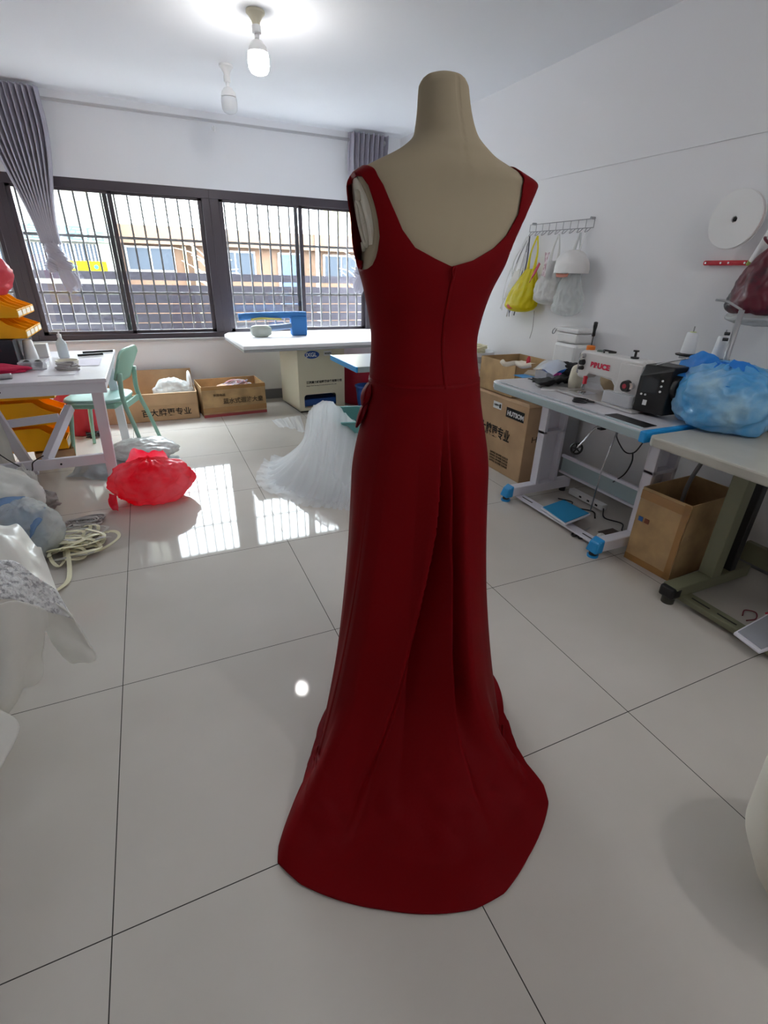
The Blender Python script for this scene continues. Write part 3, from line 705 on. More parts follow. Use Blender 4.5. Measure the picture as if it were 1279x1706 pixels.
lettering('家居电器', .030, M2 @ Vector((.43, 5.0878, .205)), rr, (0, 0, 1), mat('faded_ink', '#4c3a25', .7), bx2)
# contents
wb = thing('clear_plastic_bundle', 'bundle in clear plastic in the long open carton', 'plastic bag', (.12, 5.35, .01))
MB().blob((.10, 5.36, .20), (.19, .17, .155), seed=12, amp=.16, floor=.01, ridge=.8).build('bag', m_clearbag, wb, smooth=True)
MB().blob((.06, 5.36, .16), (.13, .12, .11), seed=13, amp=.12, floor=.02).build('wrapped_cloth', m_whitebag, wb, smooth=True)
wr = thing('white_roller', 'white oval panel standing at the right end of the long carton', 'panel', (.26, 5.35, .01))
MB().blob((.262, 5.40, .21), (.026, .12, .20), seed=3, amp=.02, floor=.012, shape=2.6).build('panel_body', m_whitepl, wr, smooth=True)
rl = thing('rolled_strips', 'pile of rolled pink and white strips filling the taped carton', 'fabric strips', (.62, 5.3, .01))
random.seed(3)
MB().blob((.64, 5.31, .14), (.25, .17, .13), seed=5, amp=.1, floor=.011).build('cloth_filling', mat('peach_cloth', '#d6b49c', .8), rl, smooth=True)
pinks = [mat('pink_ribbon', '#dca9ad', .6), mat('white_ribbon', '#e6dfe4', .6), mat('mauve_ribbon', '#a79db4', .6)]
for k in range(16):
    cx, cy = random.uniform(.47, .80), random.uniform(5.2, 5.36); rr_ = random.uniform(.035, .07); a = random.uniform(0, 3); zc = .22 + .05 * math.exp(-((cx - .68) / .1) ** 2)
    P = [Vector((cx + rr_ * math.cos(i * .7 + a) * 1.2, cy + .5 * rr_ * math.sin(i * .7 + a), zc + rr_ * .7 * math.sin(i * .7 + a * 2))) for i in range(11)]
    MB().tube(P, .008, n=6, res=3).build('ribbon_loop', pinks[k % 3], rl, smooth=True)

# ---------------------------------------------------------------- second sewing table, tub, red drum behind the gown
def t_table(name, label, x0, x1, y0, y1, front, topm, edgem, legm, capm, endcap=True, caps=True):
    pass
tb = thing('sewing_table', 'white topped sewing table with bright blue end behind the gown', 'table', (1.7, 3.57, 0))
MB().box(1.27, 2.15, 3.27, 3.84, .72, .75).build('tabletop', mat('pale_laminate', '#dfe6ea', .25), tb, bevel=.004)
MB().box(1.262, 1.275, 3.265, 3.845, .712, .752).build('end_cap', m_blue, tb, bevel=.003)
MB().box(1.275, 2.15, 3.262, 3.272, .712, .752).build('edge_band', m_edge, tb, bevel=.003)
for x in (1.62, 2.02):
    MB().bar((x, 3.56, .05), (x, 3.56, .72), .09, .05).build('leg', m_white, tb, bevel=.004)
    MB().bar((x, 3.3, .04), (x, 3.82, .04), .06, .05).build('foot_bar', m_white, tb, bevel=.004)
dr = thing('red_drum', 'crimson plastic covered drum beside the ironing machine', 'drum', (2.13, 5.28, 0))
MB().lathe((2.13, 5.28, 0.001), [(.25, 0), (.265, .02), (.27, .36), (.272, .375), (.262, .40), (.20, .412), (.10, .425), (.001, .43)], 48).build('drum_body', m_crimson, dr, auto=40)
MB().blob((2.12, 5.25, .425), (.20, .17, .02), seed=9, amp=.4, freq=3).build('plastic_cover', mat('pink_film', '#cc5466', .3, bump=.3, bscale=12), dr, smooth=True)
bn_ = thing('waste_bin', 'small dark blue bin in front of the crimson drum', 'bin', (1.93, 4.80, 0))
MB().lathe((1.98, 4.82, 0.001), [(.08, 0), (.085, .01), (.115, .255), (.125, .26), (.125, .275), (.112, .275), (.108, .25), (.08, .015), (.001, .013)], 40, cap=False).build('bin_body', m_dblue, bn_, auto=40)
tub = thing('storage_tub', 'teal plastic tub holding the white tulle behind the gown', 'tub', (1.42, 3.42, 0))
q = MB(); P0 = [(1.08, 3.20), (1.66, 3.08), (1.78, 3.52), (1.18, 3.64)]; c0 = Vector((1.42, 3.36, 0))
def ring(s_, z): return [Vector((c0.x + (x - c0.x) * s_, c0.y + (y - c0.y) * s_, z)) for x, y in P0]
lv = [ring(.80, .001), ring(.98, .37), ring(1.04, .375), ring(1.04, .39), ring(.95, .39), ring(.78, .02)]
vs = [p_ for l in lv for p_ in l]; fs = [(3, 2, 1, 0)] + [(j*4+i, j*4+(i+1) % 4, (j+1)*4+(i+1) % 4, (j+1)*4+i) for j in range(5) for i in range(4)] + [(20, 21, 22, 23)]
q.add(vs, fs).build('tub_body', m_teal, tub, bevel=.008)

# white tulle spilling over the tub on to the floor
tl = thing('tulle_fabric', 'heap of sheer white tulle spilling from the tub on to the floor', 'tulle', (1.05, 3.3, 0))
def tulle(rows, seed, nf, amp, name='tulle_layer'):
    rw = [[Vector(p) for p in r] for r in rows]
    def fold(u, v):
        s_ = .3 + .7 * v; k = noise.noise(Vector((u * 9, v * 1.5, seed))) 
        return Vector((0, 0, amp * s_ * (math.sin(u * nf * 6.283 + 2.5 * k + v * 1.5)))) + Vector((.3 * amp * k, .5 * amp * k, 0))
    def f(u, v):
        p = catmull([catmull(r, u) for r in rw], v) + fold(u, v)
        if p.z < .004: p.z = .004 + .004 * (noise.noise(p * 20) + 1)
        return p
    MB().grid(f, 150, 60).build(name, m_tulle, tl, smooth=True)
top = [at(600, 712, y=3.25), at(575, 690, y=3.3), at(548, 668, y=3.35), at(522, 676, y=3.45), at(514, 700, y=3.55)]
mid = [at(596, 760, y=3.0), at(572, 735, y=3.05), at(545, 715, y=3.12), at(522, 715, y=3.3), at(512, 726, y=3.5)]
low = [at(592, 800, y=2.80), at(565, 785, y=2.82), at(535, 770, y=2.95), at(505, 755, y=3.2), at(500, 752, y=3.5)]
flo = [at(585, 835, z=.005), at(560, 826, z=.005), at(520, 820, z=.005), at(470, 800, z=.01), at(466, 765, z=.01)]
end = [at(586, 846, z=.004), at(556, 842, z=.004), at(505, 836, z=.004), at(440, 806, z=.004), at(452, 762, z=.004)]
tulle([top, mid, low, flo, end], 1.3, 7, .018)
tulle([[p_ + Vector((.02, .02, -.01)) for p_ in r] for r in (top, mid, low, flo, end)], 4.7, 9, .022)
wide_ = [[p_ + Vector((-.03, -.02, -.02)) for p_ in top], [p_ + Vector((-.05, -.04, -.02)) for p_ in mid], [at(590, 812, y=2.78), at(560, 800, y=2.8), at(525, 785, y=2.9), at(492, 765, y=3.15), at(484, 755, y=3.5)], [at(582, 842, z=.01), at(552, 836, z=.01), at(505, 828, z=.01), at(455, 800, z=.012), at(455, 772, z=.012)], [at(584, 852, z=.004), at(548, 848, z=.004), at(492, 840, z=.004), at(428, 806, z=.004), at(440, 766, z=.004)]]
tulle(wide_, 2.9, 13, .016)
tulle([[p_ + Vector((.03, .05, -.03)) for p_ in r] for r in (top, mid, low, flo, end)], 8.1, 5, .016)
flat = [[at(560, 790, z=.02), at(520, 785, z=.02), at(490, 780, z=.02), at(470, 762, z=.02)], [at(560, 820, z=.01), at(515, 815, z=.01), at(475, 805, z=.01), at(455, 785, z=.01)], [at(575, 845, z=.004), at(520, 835, z=.004), at(465, 815, z=.004), at(432, 792, z=.004)]]
tulle(flat, 3.1, 11, .012)
fld = [[at(500, 692, z=.02), at(475, 696, z=.02), at(452, 700, z=.01)], [at(505, 708, z=.02), at(480, 705, z=.02), at(458, 706, z=.01)], [at(508, 722, z=.01), at(485, 714, z=.01), at(465, 712, z=.005)]]
tulle(fld, 6.6, 3, .01)

# ---------------------------------------------------------------- left work desk
dk = thing('work_desk', 'white steel work desk with crossbars at the left', 'desk', (-.8, 3.95, 0))
DX1 = -.295; DY0, DY1 = 3.33, 4.54
MB().box(-1.75, DX1, DY0, DY1, .728, .75).build('desktop', mat('desk_white', '#dedbe4', .3, noise_amt=.04, nscale=3), dk, bevel=.003)
fr = MB(); fr.box(-1.72, DX1 - .01, DY0 + .012, DY0 + .045, .665, .728); fr.box(-1.72, DX1 - .01, DY1 - .045, DY1 - .012, .675, .728); fr.box(DX1 - .05, DX1 - .012, DY0 + .03, DY1 - .03, .675, .728)
fr.build('apron', m_white, dk, bevel=.003)
FX = -.36
for (x, y, xb, yb) in ((FX, DY0 + .05, -.400, DY0 + .21), (FX, DY1 - .05, FX + .01, DY1 - .03), (-1.02, DY0 + .35, -.93, DY0 + .62), (-1.6, DY0 + .05, -1.6, DY0 + .2)):
    MB().bar((xb, yb, 0.001), (x, y, .70), .062, .04, up=(0, 1, 0)).build('leg', m_white, dk, bevel=.003)
MB().bar((-1.65, DY0 + .12, .215), (-.41, DY0 + .16, .215), .03, .065).build('crossbar', m_white, dk, bevel=.003)
MB().bar((-.97, DY0 + .50, .40), (-.66, DY0 + .46, .43), .03, .05).build('crossbar', m_white, dk, bevel=.003)
MB().bar((-.74, DY0 + .17, .235), (-.60, DY0 + .55, .47), .045, .055).build('brace', m_white, dk, bevel=.003)
for x, y, z in ((-.83, DY0 + .011, .70), (-.66, DY0 + .125, .215)):
    MB().cyl((x, y + .002, z), (x, y - .004, z), .006, n=12).build('bolt', m_dark, dk, smooth=False)

# mint chair tucked beside under the desk
ch = thing('side_chair', 'mint green plastic chair with a rounded back beside the desk', 'chair', (-.42, 4.32, 0))
def rsq(cx, cy, hx, hy, z, k=24, e=3.2, tx=0):
    out = []
    for i in range(k):
        t = 2 * math.pi * i / k; c, s_ = math.cos(t), math.sin(t)
        x = math.copysign(abs(c) ** (2/e), c); y = math.copysign(abs(s_) ** (2/e), s_)
        out.append(Vector((cx + hx * x, cy + hy * y * (1 - .08 * x), z + tx * x)))
    return out
s_ = MB(); K = 32; ls = [rsq(-.45, 4.32, .20, .215, .425, K), rsq(-.45, 4.32, .215, .232, .44, K), rsq(-.45, 4.32, .21, .226, .452, K), rsq(-.45, 4.32, .16, .17, .446, K), rsq(-.45, 4.32, .03, .03, .442, K)]
s_.add([p_ for l in ls for p_ in l], [tuple(range(K - 1, -1, -1))] + [(j*K+i, j*K+(i+1) % K, (j+1)*K+(i+1) % K, (j+1)*K+i) for j in range(4) for i in range(K)] + [tuple(4*K+i for i in range(K))])
s_.build('seat', mat('mint_seat', '#9fc6c0', .4), ch, smooth=True)
MB().box(-.62, -.28, 4.13, 4.51, .385, .424).build('seat_frame', m_mint, ch, bevel=.01)
def bk(u, v):
    a = (u - .5) * 1.9; hw = .205 * (1 - .18 * (1 - v)); y = 4.32 + hw * math.sin(a) / math.sin(.95); x = -.235 - .055 * (math.cos(a) - .58) * -1 - .0
    ed = 1 - (abs(u - .5) * 2) ** 4
    z = .575 + (v * .235) * (.75 + .25 * ed) + (1 - ed) * .02 * (1 - v)
    return Vector((x + .07 * v - .02, y, z))
MB().grid(bk, 36, 18).build('backrest', m_mint, ch, smooth=True, solid=.014)
for yy, sy in ((4.16, -1), (4.48, 1)):
    MB().tube([(-.12, yy + sy * .045, .0), (-.175, yy + sy * .02, .25), (-.225, yy, .45), (-.215, yy - sy * .005, .64)], (.014, .019), n=10, res=4).build('leg', m_mint, ch, smooth=True)
    MB().tube([(-.66, yy + sy * .03, .0), (-.635, yy + sy * .015, .2), (-.60, yy, .43)], (.012, .019), n=10, res=4).build('leg', m_mint, ch, smooth=True)
MB().bar((-.225, 4.17, .40), (-.225, 4.47, .40), .02, .045).build('back_rail', m_mint, ch, bevel=.005)
ch.location = (-.45, 4.32, 0)
for c_ in ch.children:
    for v_ in c_.data.vertices: v_.co = Matrix.Rotation(R(-17), 3, 'Z') @ (v_.co + Vector((.03, 0, 0)))
# ---------------------------------------------------------------- storage bins and things at the desk
def bin_piece(mb_, x, y, z, w, d, h):
    """open front picking bin, mouth towards +x, sloped front lip; x is the back"""
    t = .004; pr = [(x, z), (x + d, z), (x + d * 1.0, z + h * .42), (x + d * .72, z + h * .72), (x + d * .60, z + h), (x, z + h)]
    for yy in (y, y + w - t):
        mb_.add([(a, yy, b) for a, b in pr] + [(a, yy + t, b) for a, b in pr], [tuple(range(5, -1, -1)), tuple(range(6, 12))] + [(i, (i+1) % 6, 6+(i+1) % 6, 6+i) for i in range(6)])
    mb_.box(x, x + t, y, y + w, z, z + h); mb_.box(x, x + d, y, y + w, z, z + t); mb_.box(x + d - t, x + d, y, y + w, z, z + h * .42)
m_pap = mat('bin_paper_label', '#efe3d0', .7)
def pick_bin(x, y, z, w, d, h, label, group):
    o = thing('picking_bin', label, 'storage bin', (x + d / 2, y + w / 2, z), group)
    q = MB(); bin_piece(q, x, y, z, w, d, h); q.build('bin_shell', m_yellow, o, bevel=.002)
    MB().box(x + d, x + d + .002, y + .01, y + w - .01, z + h * .08, z + h * .34).build('paper_label', m_pap, o)
    return o
for r, (z, nm) in enumerate(((.925, 'lower row of yellow picking bins on the desk'), (1.045, 'upper row of yellow picking bins on the desk'))):
    for k in range(4):
        pick_bin(-1.02 + r * -.015, 3.84 + k * .135, z, .128, .30, .112 , ('yellow picking bin on the desk, %s row, %s' % (('lower', 'upper')[r], ('nearest the camera', 'second from the camera', 'third from the camera', 'nearest the window')[k])), nm)
for r in range(3):
    for k in range(2):
        pick_bin(-1.06, 4.06 + k * .17, .13 + r * .185, .165, .36, .165, 'yellow picking bin under the desk, %s level, %s' % (('bottom', 'middle', 'top')[r], ('nearer the camera', 'nearer the window')[k]), 'yellow bins under the desk')
ob = thing('organiser_box', 'dark blue patterned box under the yellow bins on the desk', 'box', (-1.0, 4.12, .751))
MB().box(-1.32, -.80, 3.82, 4.40, .751, .92).build('box_body', mat('navy_print', '#20242f', .5, col2='#5a2430', nscale=14, lowmix=.55, himix=.62), ob, bevel=.004)
pk = thing('plastic_bag', 'pink plastic bag sitting on the upper yellow bins', 'bag', (-1.0, 4.1, 1.16))
MB().blob((-1.03, 4.08, 1.28), (.27, .19, .16), seed=21, amp=.10, floor=1.163).build('bag_body', m_pinkbag, pk, smooth=True)
wbx = thing('carton_stack', 'pale board standing behind the pink bag at the window', 'board', (-1.2, 4.6, .751))
MB().box(-1.45, -.98, 4.50, 4.525, .751, 1.36).build('board', mat('beige_board', '#cbb3a2', .7), wbx)
tub2 = thing('white_cone_spool', 'white plastic cone leaning beside the dark box on the desk', 'cone', (-.77, 4.02, .751))
MB().lathe((-.755, 3.985, .752), [(.045, 0), (.045, .004), (.028, .14), (.022, .15), (.001, .15)], 24).build('cone_body', m_whitepl, tub2, auto=40)
sb = thing('small_white_box', 'small white carton behind the white cone on the desk', 'box', (-.72, 4.28, .751))
MB().box(-.80, -.70, 4.25, 4.33, .751, .84).build('carton', m_whitepl, sb, bevel=.002)
bt = thing('spray_bottle', 'clear pump bottle standing near the back edge of the desk', 'bottle', (-.60, 4.2, .751))
MB().lathe((-.60, 4.20, .752), [(.030, 0), (.034, .005), (.034, .09), (.030, .105), (.014, .125), (.012, .135)], 28).build('bottle_body', mat('clear_bottle', '#d5dadc', .15, translucent=.4), bt, auto=40)
MB().lathe((-.60, 4.20, .887), [(.014, 0), (.014, .022), (.006, .024), (.006, .04)], 20).build('pump_neck', m_whitepl, bt, auto=40)
MB().box(-.63, -.575, 4.19, 4.21, .927, .94).build('pump_head', m_whitepl, bt, bevel=.003)
cx = thing('button_box', 'clear box of black buttons on the desk by the red cloth', 'box', (-.72, 3.75, .751))
MB().box(-.79, -.64, 3.72, 3.84, .752, .80).build('box_shell', mat('clear_box_plastic', '#e2e4ea', .15, alpha=.45), cx, bevel=.004)
MB().box(-.78, -.65, 3.73, 3.83, .755, .765).build('box_base', m_whitepl, cx)
for x in (-.745, -.685): MB().lathe((x, 3.75, .785), [(.022, -.012), (.024, 0), (.018, .006), (.001, .003)], 20, ax=(0, -1, .4)).build('button_set', m_black, cx, auto=40)
rc = thing('red_cloth', 'folded crimson cloth on the left end of the desk', 'cloth', (-.95, 3.7, .751))
MB().blob((-.98, 3.70, .765), (.24, .11, .035), seed=31, amp=.15, floor=.7515).build('cloth', mat('crimson_cloth', '#c2184a', .8, bump=.3, bscale=30), rc, smooth=True)
for (nm, lab, x0, x1, y0, y1, z) in (('paper_sheet', 'white paper sheet at the front of the desk', -.66, -.47, 3.50, 3.72, .7515), ('paper_sheet', 'lilac tinted paper sheet in the middle of the desk', -.52, -.36, 3.80, 4.1, .7515)):
    o = MB().box(x0, x1, y0, y1, z, z + .0012).build(nm, m_paper if y0 < 3.6 else mat('lilac_paper', '#d6d0e0', .7), None); tag(o, lab, 'paper')
tr = thing('trimming_heap', 'crumpled grey ribbon heap on a cream bowl on the desk', 'ribbon heap', (-.54, 3.72, .751))
MB().lathe((-.535, 3.80, .7515), [(.05, 0), (.06, .004), (.066, .04), (.062, .042), (.05, .01), (.001, .008)], 28, cap=False).build('bowl', mat('cream_plastic', '#d8d3c2', .5), tr, auto=40)
random.seed(8)
for k in range(7):
    a = random.uniform(0, 6); P = [Vector((-.52 + .07 * math.cos(a + i * .9) * random.uniform(.5, 1), 3.67 + .04 * math.sin(a + i * .9), .757 + .012 * (k % 4))) for i in range(6)]
    MB().tube(P, .006, n=6, res=3).build('ribbon', mat('grey_ribbon', '#b3aeac', .7), tr, smooth=True)
sc_ = thing('marker_pens', 'two black pens lying at the back of the desk', 'pens', (-.5, 4.3, .751))
del sc_['label']; del sc_['category']; bpy.data.objects.remove(sc_)
for k, (x0, y0, x1, y1, lab) in enumerate(((-.52, 4.22, -.36, 4.26, 'long black pen nearer the front of the desk'), (-.50, 4.36, -.30, 4.40, 'long black pen nearer the window edge of the desk'))):
    o = MB().cyl((x0, y0, .760), (x1, y1, .760), .008, n=12).build('pen', m_black, None, auto=40); tag(o, lab, 'pen')
tool = thing('soldering_iron', 'grey corded hand tool lying at the front left of the desk', 'hand tool', (-.85, 3.45, .751))
MB().tube([(-.95, 3.47, .765), (-.86, 3.44, .767), (-.78, 3.47, .765)], (.014, .016), n=12).build('handle', m_steel, tool, smooth=True)
MB().tube([(-.93, 3.46, .765), (-.93, 3.38, .78), (-.97, 3.30, .70), (-1.0, 3.29, .62), (-.96, 3.42, .35), (-.83, 3.44, .20), (-.80, 3.44, .25), (-.74, 3.46, .28)], .0035, n=6).build('cord', m_black, tool, smooth=True)
for (x, lab) in ((-1.25, 'tall off-white fabric roll standing under the left end of the desk'),):
    o = MB().box(-1.35, -.98, 3.60, 3.86, .001, .66).build('fabric_bolt', mat('offwhite_bolt', '#c9c7c0', .7), None, bevel=.05); tag(o, lab, 'fabric roll')
cb, Mc = open_box('small_carton', 'small brown carton on the floor under the desk', -.95, -.70, 4.12, 4.32, .10, m=m_card, rz=R(12))
rd = thing('red_fabric_bag', 'red bag standing behind the mint chair seat', 'bag', (-.62, 5.0, 0))
MB().blob((-.70, 4.86, .22), (.17, .10, .27), seed=17, amp=.10, floor=.002).build('bag_body', mat('red_canvas', '#b01f30', .6), rd, smooth=True)

# bags on the floor by the desk
rb = thing('red_plastic_bag', 'shiny red plastic bag of cloth on the floor by the desk leg', 'plastic bag', (-.15, 3.2, 0))
MB().blob((-.155, 3.20, .125), (.235, .165, .15), seed=43, amp=.13, freq=1.6, radial=.06, floor=.003, ridge=.9, nu=110, nv=70).build('bag_body', m_redbag, rb, smooth=True)
MB().sheet([[(-.30, 3.25, .16), (-.20, 3.27, .20), (-.10, 3.27, .20), (-.02, 3.24, .18)], [(-.30, 3.25, .24), (-.21, 3.27, .275), (-.11, 3.25, .255), (-.04, 3.22, .27)], [(-.265, 3.25, .285), (-.22, 3.25, .325), (-.12, 3.24, .285), (-.06, 3.22, .31)]], 40, 14, amp=.03, freq=14).build('bag_mouth', m_redbag, rb, smooth=True)
MB().sheet([[(-.36, 3.12, .10), (-.36, 3.08, .05), (-.36, 3.04, .02)], [(-.40, 3.14, .11), (-.41, 3.10, .06), (-.39, 3.06, .02)]], 12, 8, amp=.02, freq=20).build('bag_handle', m_redbag, rb, smooth=True)
w1 = thing('clear_bag', 'flattened clear plastic bag behind the red bag', 'plastic bag', (-.22, 3.95, 0))
MB().blob((-.20, 3.98, .09), (.235, .17, .085), seed=51, amp=.10, freq=2.2, floor=.02, ridge=.8, nu=90, nv=50).build('bag_body', m_whitebag, w1, smooth=True)
w2 = thing('grey_plastic_wrap', 'loose grey plastic wrap spread on the floor under the clear bag', 'plastic wrap', (-.3, 3.8, 0))
MB().sheet([[(-.72, 3.78, .004), (-.62, 3.72, .03), (-.50, 3.66, .012), (-.38, 3.62, .006)], [(-.62, 3.95, .05), (-.52, 3.88, .085), (-.40, 3.80, .05), (-.22, 3.62, .03)], [(-.52, 4.05, .03), (-.40, 3.98, .05), (-.15, 3.85, .03), (.02, 3.72, .04)], [(-.40, 4.12, .004), (-.2, 4.1, .004), (.0, 4.0, .004), (.06, 3.85, .004)]], 60, 50, amp=.025, freq=9, seed=4).build('wrap_sheet', mat('grey_film', '#a9b1b6', .3, bump=.4, bscale=14, translucent=.3, alpha=.85), w2, smooth=True)
o = MB().lathe((-.93, 3.72, .0), [(.02, .001), (.024, .02), (.012, .045), (.001, .05)], 16).build('red_bobbin', mat('red_plastic', '#c8202c', .4), None, smooth=True); tag(o, 'small red bobbin lying on the floor under the desk', 'bobbin')
o = MB(); 
for k in range(6):
    random.seed(k); o.tube([Vector((-.62 + random.uniform(-.05, .1), 4.75 + random.uniform(-.06, .06), .008 + .01 * i)) for i in range(5)], .005, n=6, res=4)
o = o.build('thread_tangle', m_black, None, smooth=True); tag(o, 'tangle of black cord on the floor beyond the mint chair', 'cord')

# ---------------------------------------------------------------- heap of white garment, cloth and webbing at the left edge
m_lace = mat('white_lace', '#f2f2f2', .7, bump=1.0, bscale=60, bdist=.03, col2='#bdbdc0', nscale=70, lowmix=.5, himix=.62)
wg = thing('white_garment', 'white satin and lace garment draped low at the left edge', 'garment', (-.75, 1.9, 0))
A = lambda u, v, z: at(u, v, z=z)
r0_ = [A(-260, 880, .62), A(-120, 860, .64), A(0, 868, .60), A(40, 888, .57), A(72, 925, .53)]
r1_ = [A(-240, 990, .60), A(-120, 950, .63), A(10, 935, .60), A(60, 965, .54), A(95, 985, .47)]
r2_ = [A(-220, 1080, .50), A(-120, 1040, .55), A(0, 1000, .56), A(66, 1015, .48), A(122, 1032, .38)]
r3_ = [A(-200, 1180, .30), A(-110, 1120, .34), A(20, 1060, .42), A(80, 1060, .36), A(150, 1078, .24)]
r4_ = [A(-180, 1280, .04), A(-100, 1230, .05), A(-10, 1200, .09), A(70, 1130, .19), A(161, 1104, .16)]
def wfold(u, v): return Vector((.012 * math.sin(u * 17 + v * 3), .0, .010 * math.sin(u * 23)*v))
MB().sheet([r0_, r1_], 70, 24, amp=.03, freq=9, seed=2, fold=lambda u, v: Vector((0, 0, .012 * math.sin(u * 20 + v * 5) * (1 - v)))).build('satin_yoke', m_satin, wg, smooth=True, solid=.003)
MB().sheet([r1_, r2_], 70, 24, amp=.012, freq=8, seed=2, fold=lambda u, v: Vector((0, 0, .004))).build('lace_panel', m_lace, wg, smooth=True, solid=.003)
def cut_notch(u, v):   # parts the hem into two tongues
    return Vector((0, 0, .0))
l4 = [A(-180, 1280, .04), A(-100, 1230, .05), A(-20, 1195, .06), A(35, 1170, .08), A(62, 1125, .11), A(76, 1066, .26)]
l2 = [A(-220, 1080, .50), A(-120, 1040, .55), A(-20, 1012, .56), A(30, 1008, .53), A(60, 1014, .49), A(80, 1018, .46)]
l3 = [A(-200, 1180, .30), A(-110, 1120, .34), A(-10, 1090, .36), A(30, 1085, .34), A(62, 1070, .31), A(78, 1045, .36)]
MB().sheet([l2, l3, l4], 90, 50, amp=.03, freq=7, seed=6, fold=lambda u, v: Vector((0, -.018 * math.sin(u * 26 + v * 2) * v, .022 * math.sin(u * 19 + 1.5 * v) * v))).build('satin_skirt', m_satin, wg, smooth=True, solid=.003)
t2 = [A(60, 1014, .49), A(85, 1010, .45), A(105, 1022, .42), A(122, 1030, .385)]
t3 = [A(76, 1050, .33), A(98, 1056, .31), A(125, 1056, .29), A(145, 1066, .27)]
t4 = [A(100, 1088, .20), A(122, 1100, .18), A(148, 1104, .17), A(161, 1094, .18)]
t5 = [A(112, 1098, .17), A(128, 1111, .155), A(146, 1111, .15), A(160, 1102, .16)]
MB().sheet([t2, t3, t4, t5], 40, 40, amp=.018, freq=14, seed=9, fold=lambda u, v: Vector((0, 0, .02 * math.sin(u * math.pi)))).build('satin_sleeve', m_satin, wg, smooth=True, solid=.004)
st_ = thing('low_stool', 'low stool mostly out of frame carrying the white garment', 'stool', (-1.05, 1.8, 0))
MB().box(-1.35, -.78, 1.55, 2.15, .40, .44).build('seat', m_steel, st_, bevel=.02)
for x, y in ((-1.3, 1.6), (-.84, 1.62), (-1.3, 2.1), (-.84, 2.1)): MB().cyl((x, y, 0), (x, y, .40), .015).build('leg', m_steel, st_, smooth=True)
pc = thing('white_paper_pattern', 'stiff white cloth corner at the lower left edge', 'cloth', (-.66, 1.4, 0))
MB().sheet([[A(-90, 1120, .20), A(-40, 1150, .18), A(0, 1183, .13)], [A(-95, 1180, .17), A(-40, 1190, .15), A(32, 1210, .09)], [A(-100, 1300, .05), A(-50, 1310, .03), A(-4, 1288, .01)]], 24, 24, amp=.006, freq=6).build('cloth_sheet', m_satin, pc, smooth=True, solid=.003)

wc = thing('white_cloth', 'white cloth heap at the left edge behind the blue cloth', 'cloth', (-.95, 3.1, 0))
MB().blob((-1.06, 2.98, .20), (.36, .22, .22), seed=61, amp=.10, floor=.003, nu=80, nv=50).build('cloth', mat('white_cotton', '#d9dad6', .8, bump=.15, bscale=12), wc, smooth=True)
bc = thing('blue_cloth', 'dull blue cloth hanging below the white heap at the left edge', 'cloth', (-.85, 2.7, 0))
MB().sheet([[A(-80, 822, .30), A(-20, 828, .30), A(20, 830, .28), A(42, 828, .26)], [A(-80, 850, .25), A(-20, 852, .26), A(15, 850, .25), A(36, 845, .23)], [A(-80, 880, .18), A(-20, 880, .2), A(10, 872, .19), A(26, 862, .18)]], 40, 24, amp=.015, freq=10).build('cloth', mat('dusty_blue', '#6f8fb8', .7, bump=.15, bscale=10), bc, smooth=True, solid=.003)
pb_ = thing('clear_bag', 'clear plastic bag with blue cloth inside at the left heap', 'plastic bag', (-.66, 2.65, 0))
MB().blob((-.74, 2.70, .13), (.155, .15, .16), seed=71, amp=.14, floor=.003, ridge=.8, nu=80, nv=50).build('bag_body', m_clearbag, pb_, smooth=True)
MB().blob((-.73, 2.66, .13), (.07, .06, .12), seed=73, amp=.2, floor=.01).build('blue_cloth_inside', mat('sky_blue_cloth', '#6fa3c8', .6), pb_, smooth=True)
for k, (u, v, z, r, mm, lab) in enumerate(((46, 838, .12, .045, mat('beige_pads', '#c9b08c', .8), 'beige foam pads heaped behind the clear bag'), (70, 835, .06, .065, m_grey, 'crumpled grey cloth scrap behind the clear bag'), (48, 818, .14, .05, m_whitebag, 'crumpled white plastic film above the grey scrap'))):
    p_ = at(u, v, z=z); o = MB().blob(p_, (r * 1.3, r, max(r * .8, z)), seed=80 + k, amp=.3, floor=.003, ridge=.8).build(('foam_pads', 'cloth_scrap', 'plastic_film')[k], mm, None, smooth=True); tag(o, lab, ('foam pads', 'cloth scrap', 'plastic film')[k])
MB().sheet([[A(50, 862, .22), A(62, 852, .24), A(76, 846, .24)], [A(48, 882, .20), A(58, 872, .22), A(70, 866, .22)], [A(46, 900, .14), A(53, 892, .18), A(60, 880, .19)]], 16, 16, amp=.008, freq=20).build('blue_cloth_inside', mat('dusty_blue', '#6f8fb8', .7), pb_, smooth=True, solid=.003)
MB().sheet([[A(12, 872, .22), A(26, 866, .23), A(38, 868, .22)], [A(14, 882, .2), A(28, 878, .21), A(36, 876, .21)]], 12, 8, amp=.01, freq=20).build('blue_cloth_inside', mat('sky_blue_cloth', '#6fa3c8', .6), pb_, smooth=True, solid=.003)
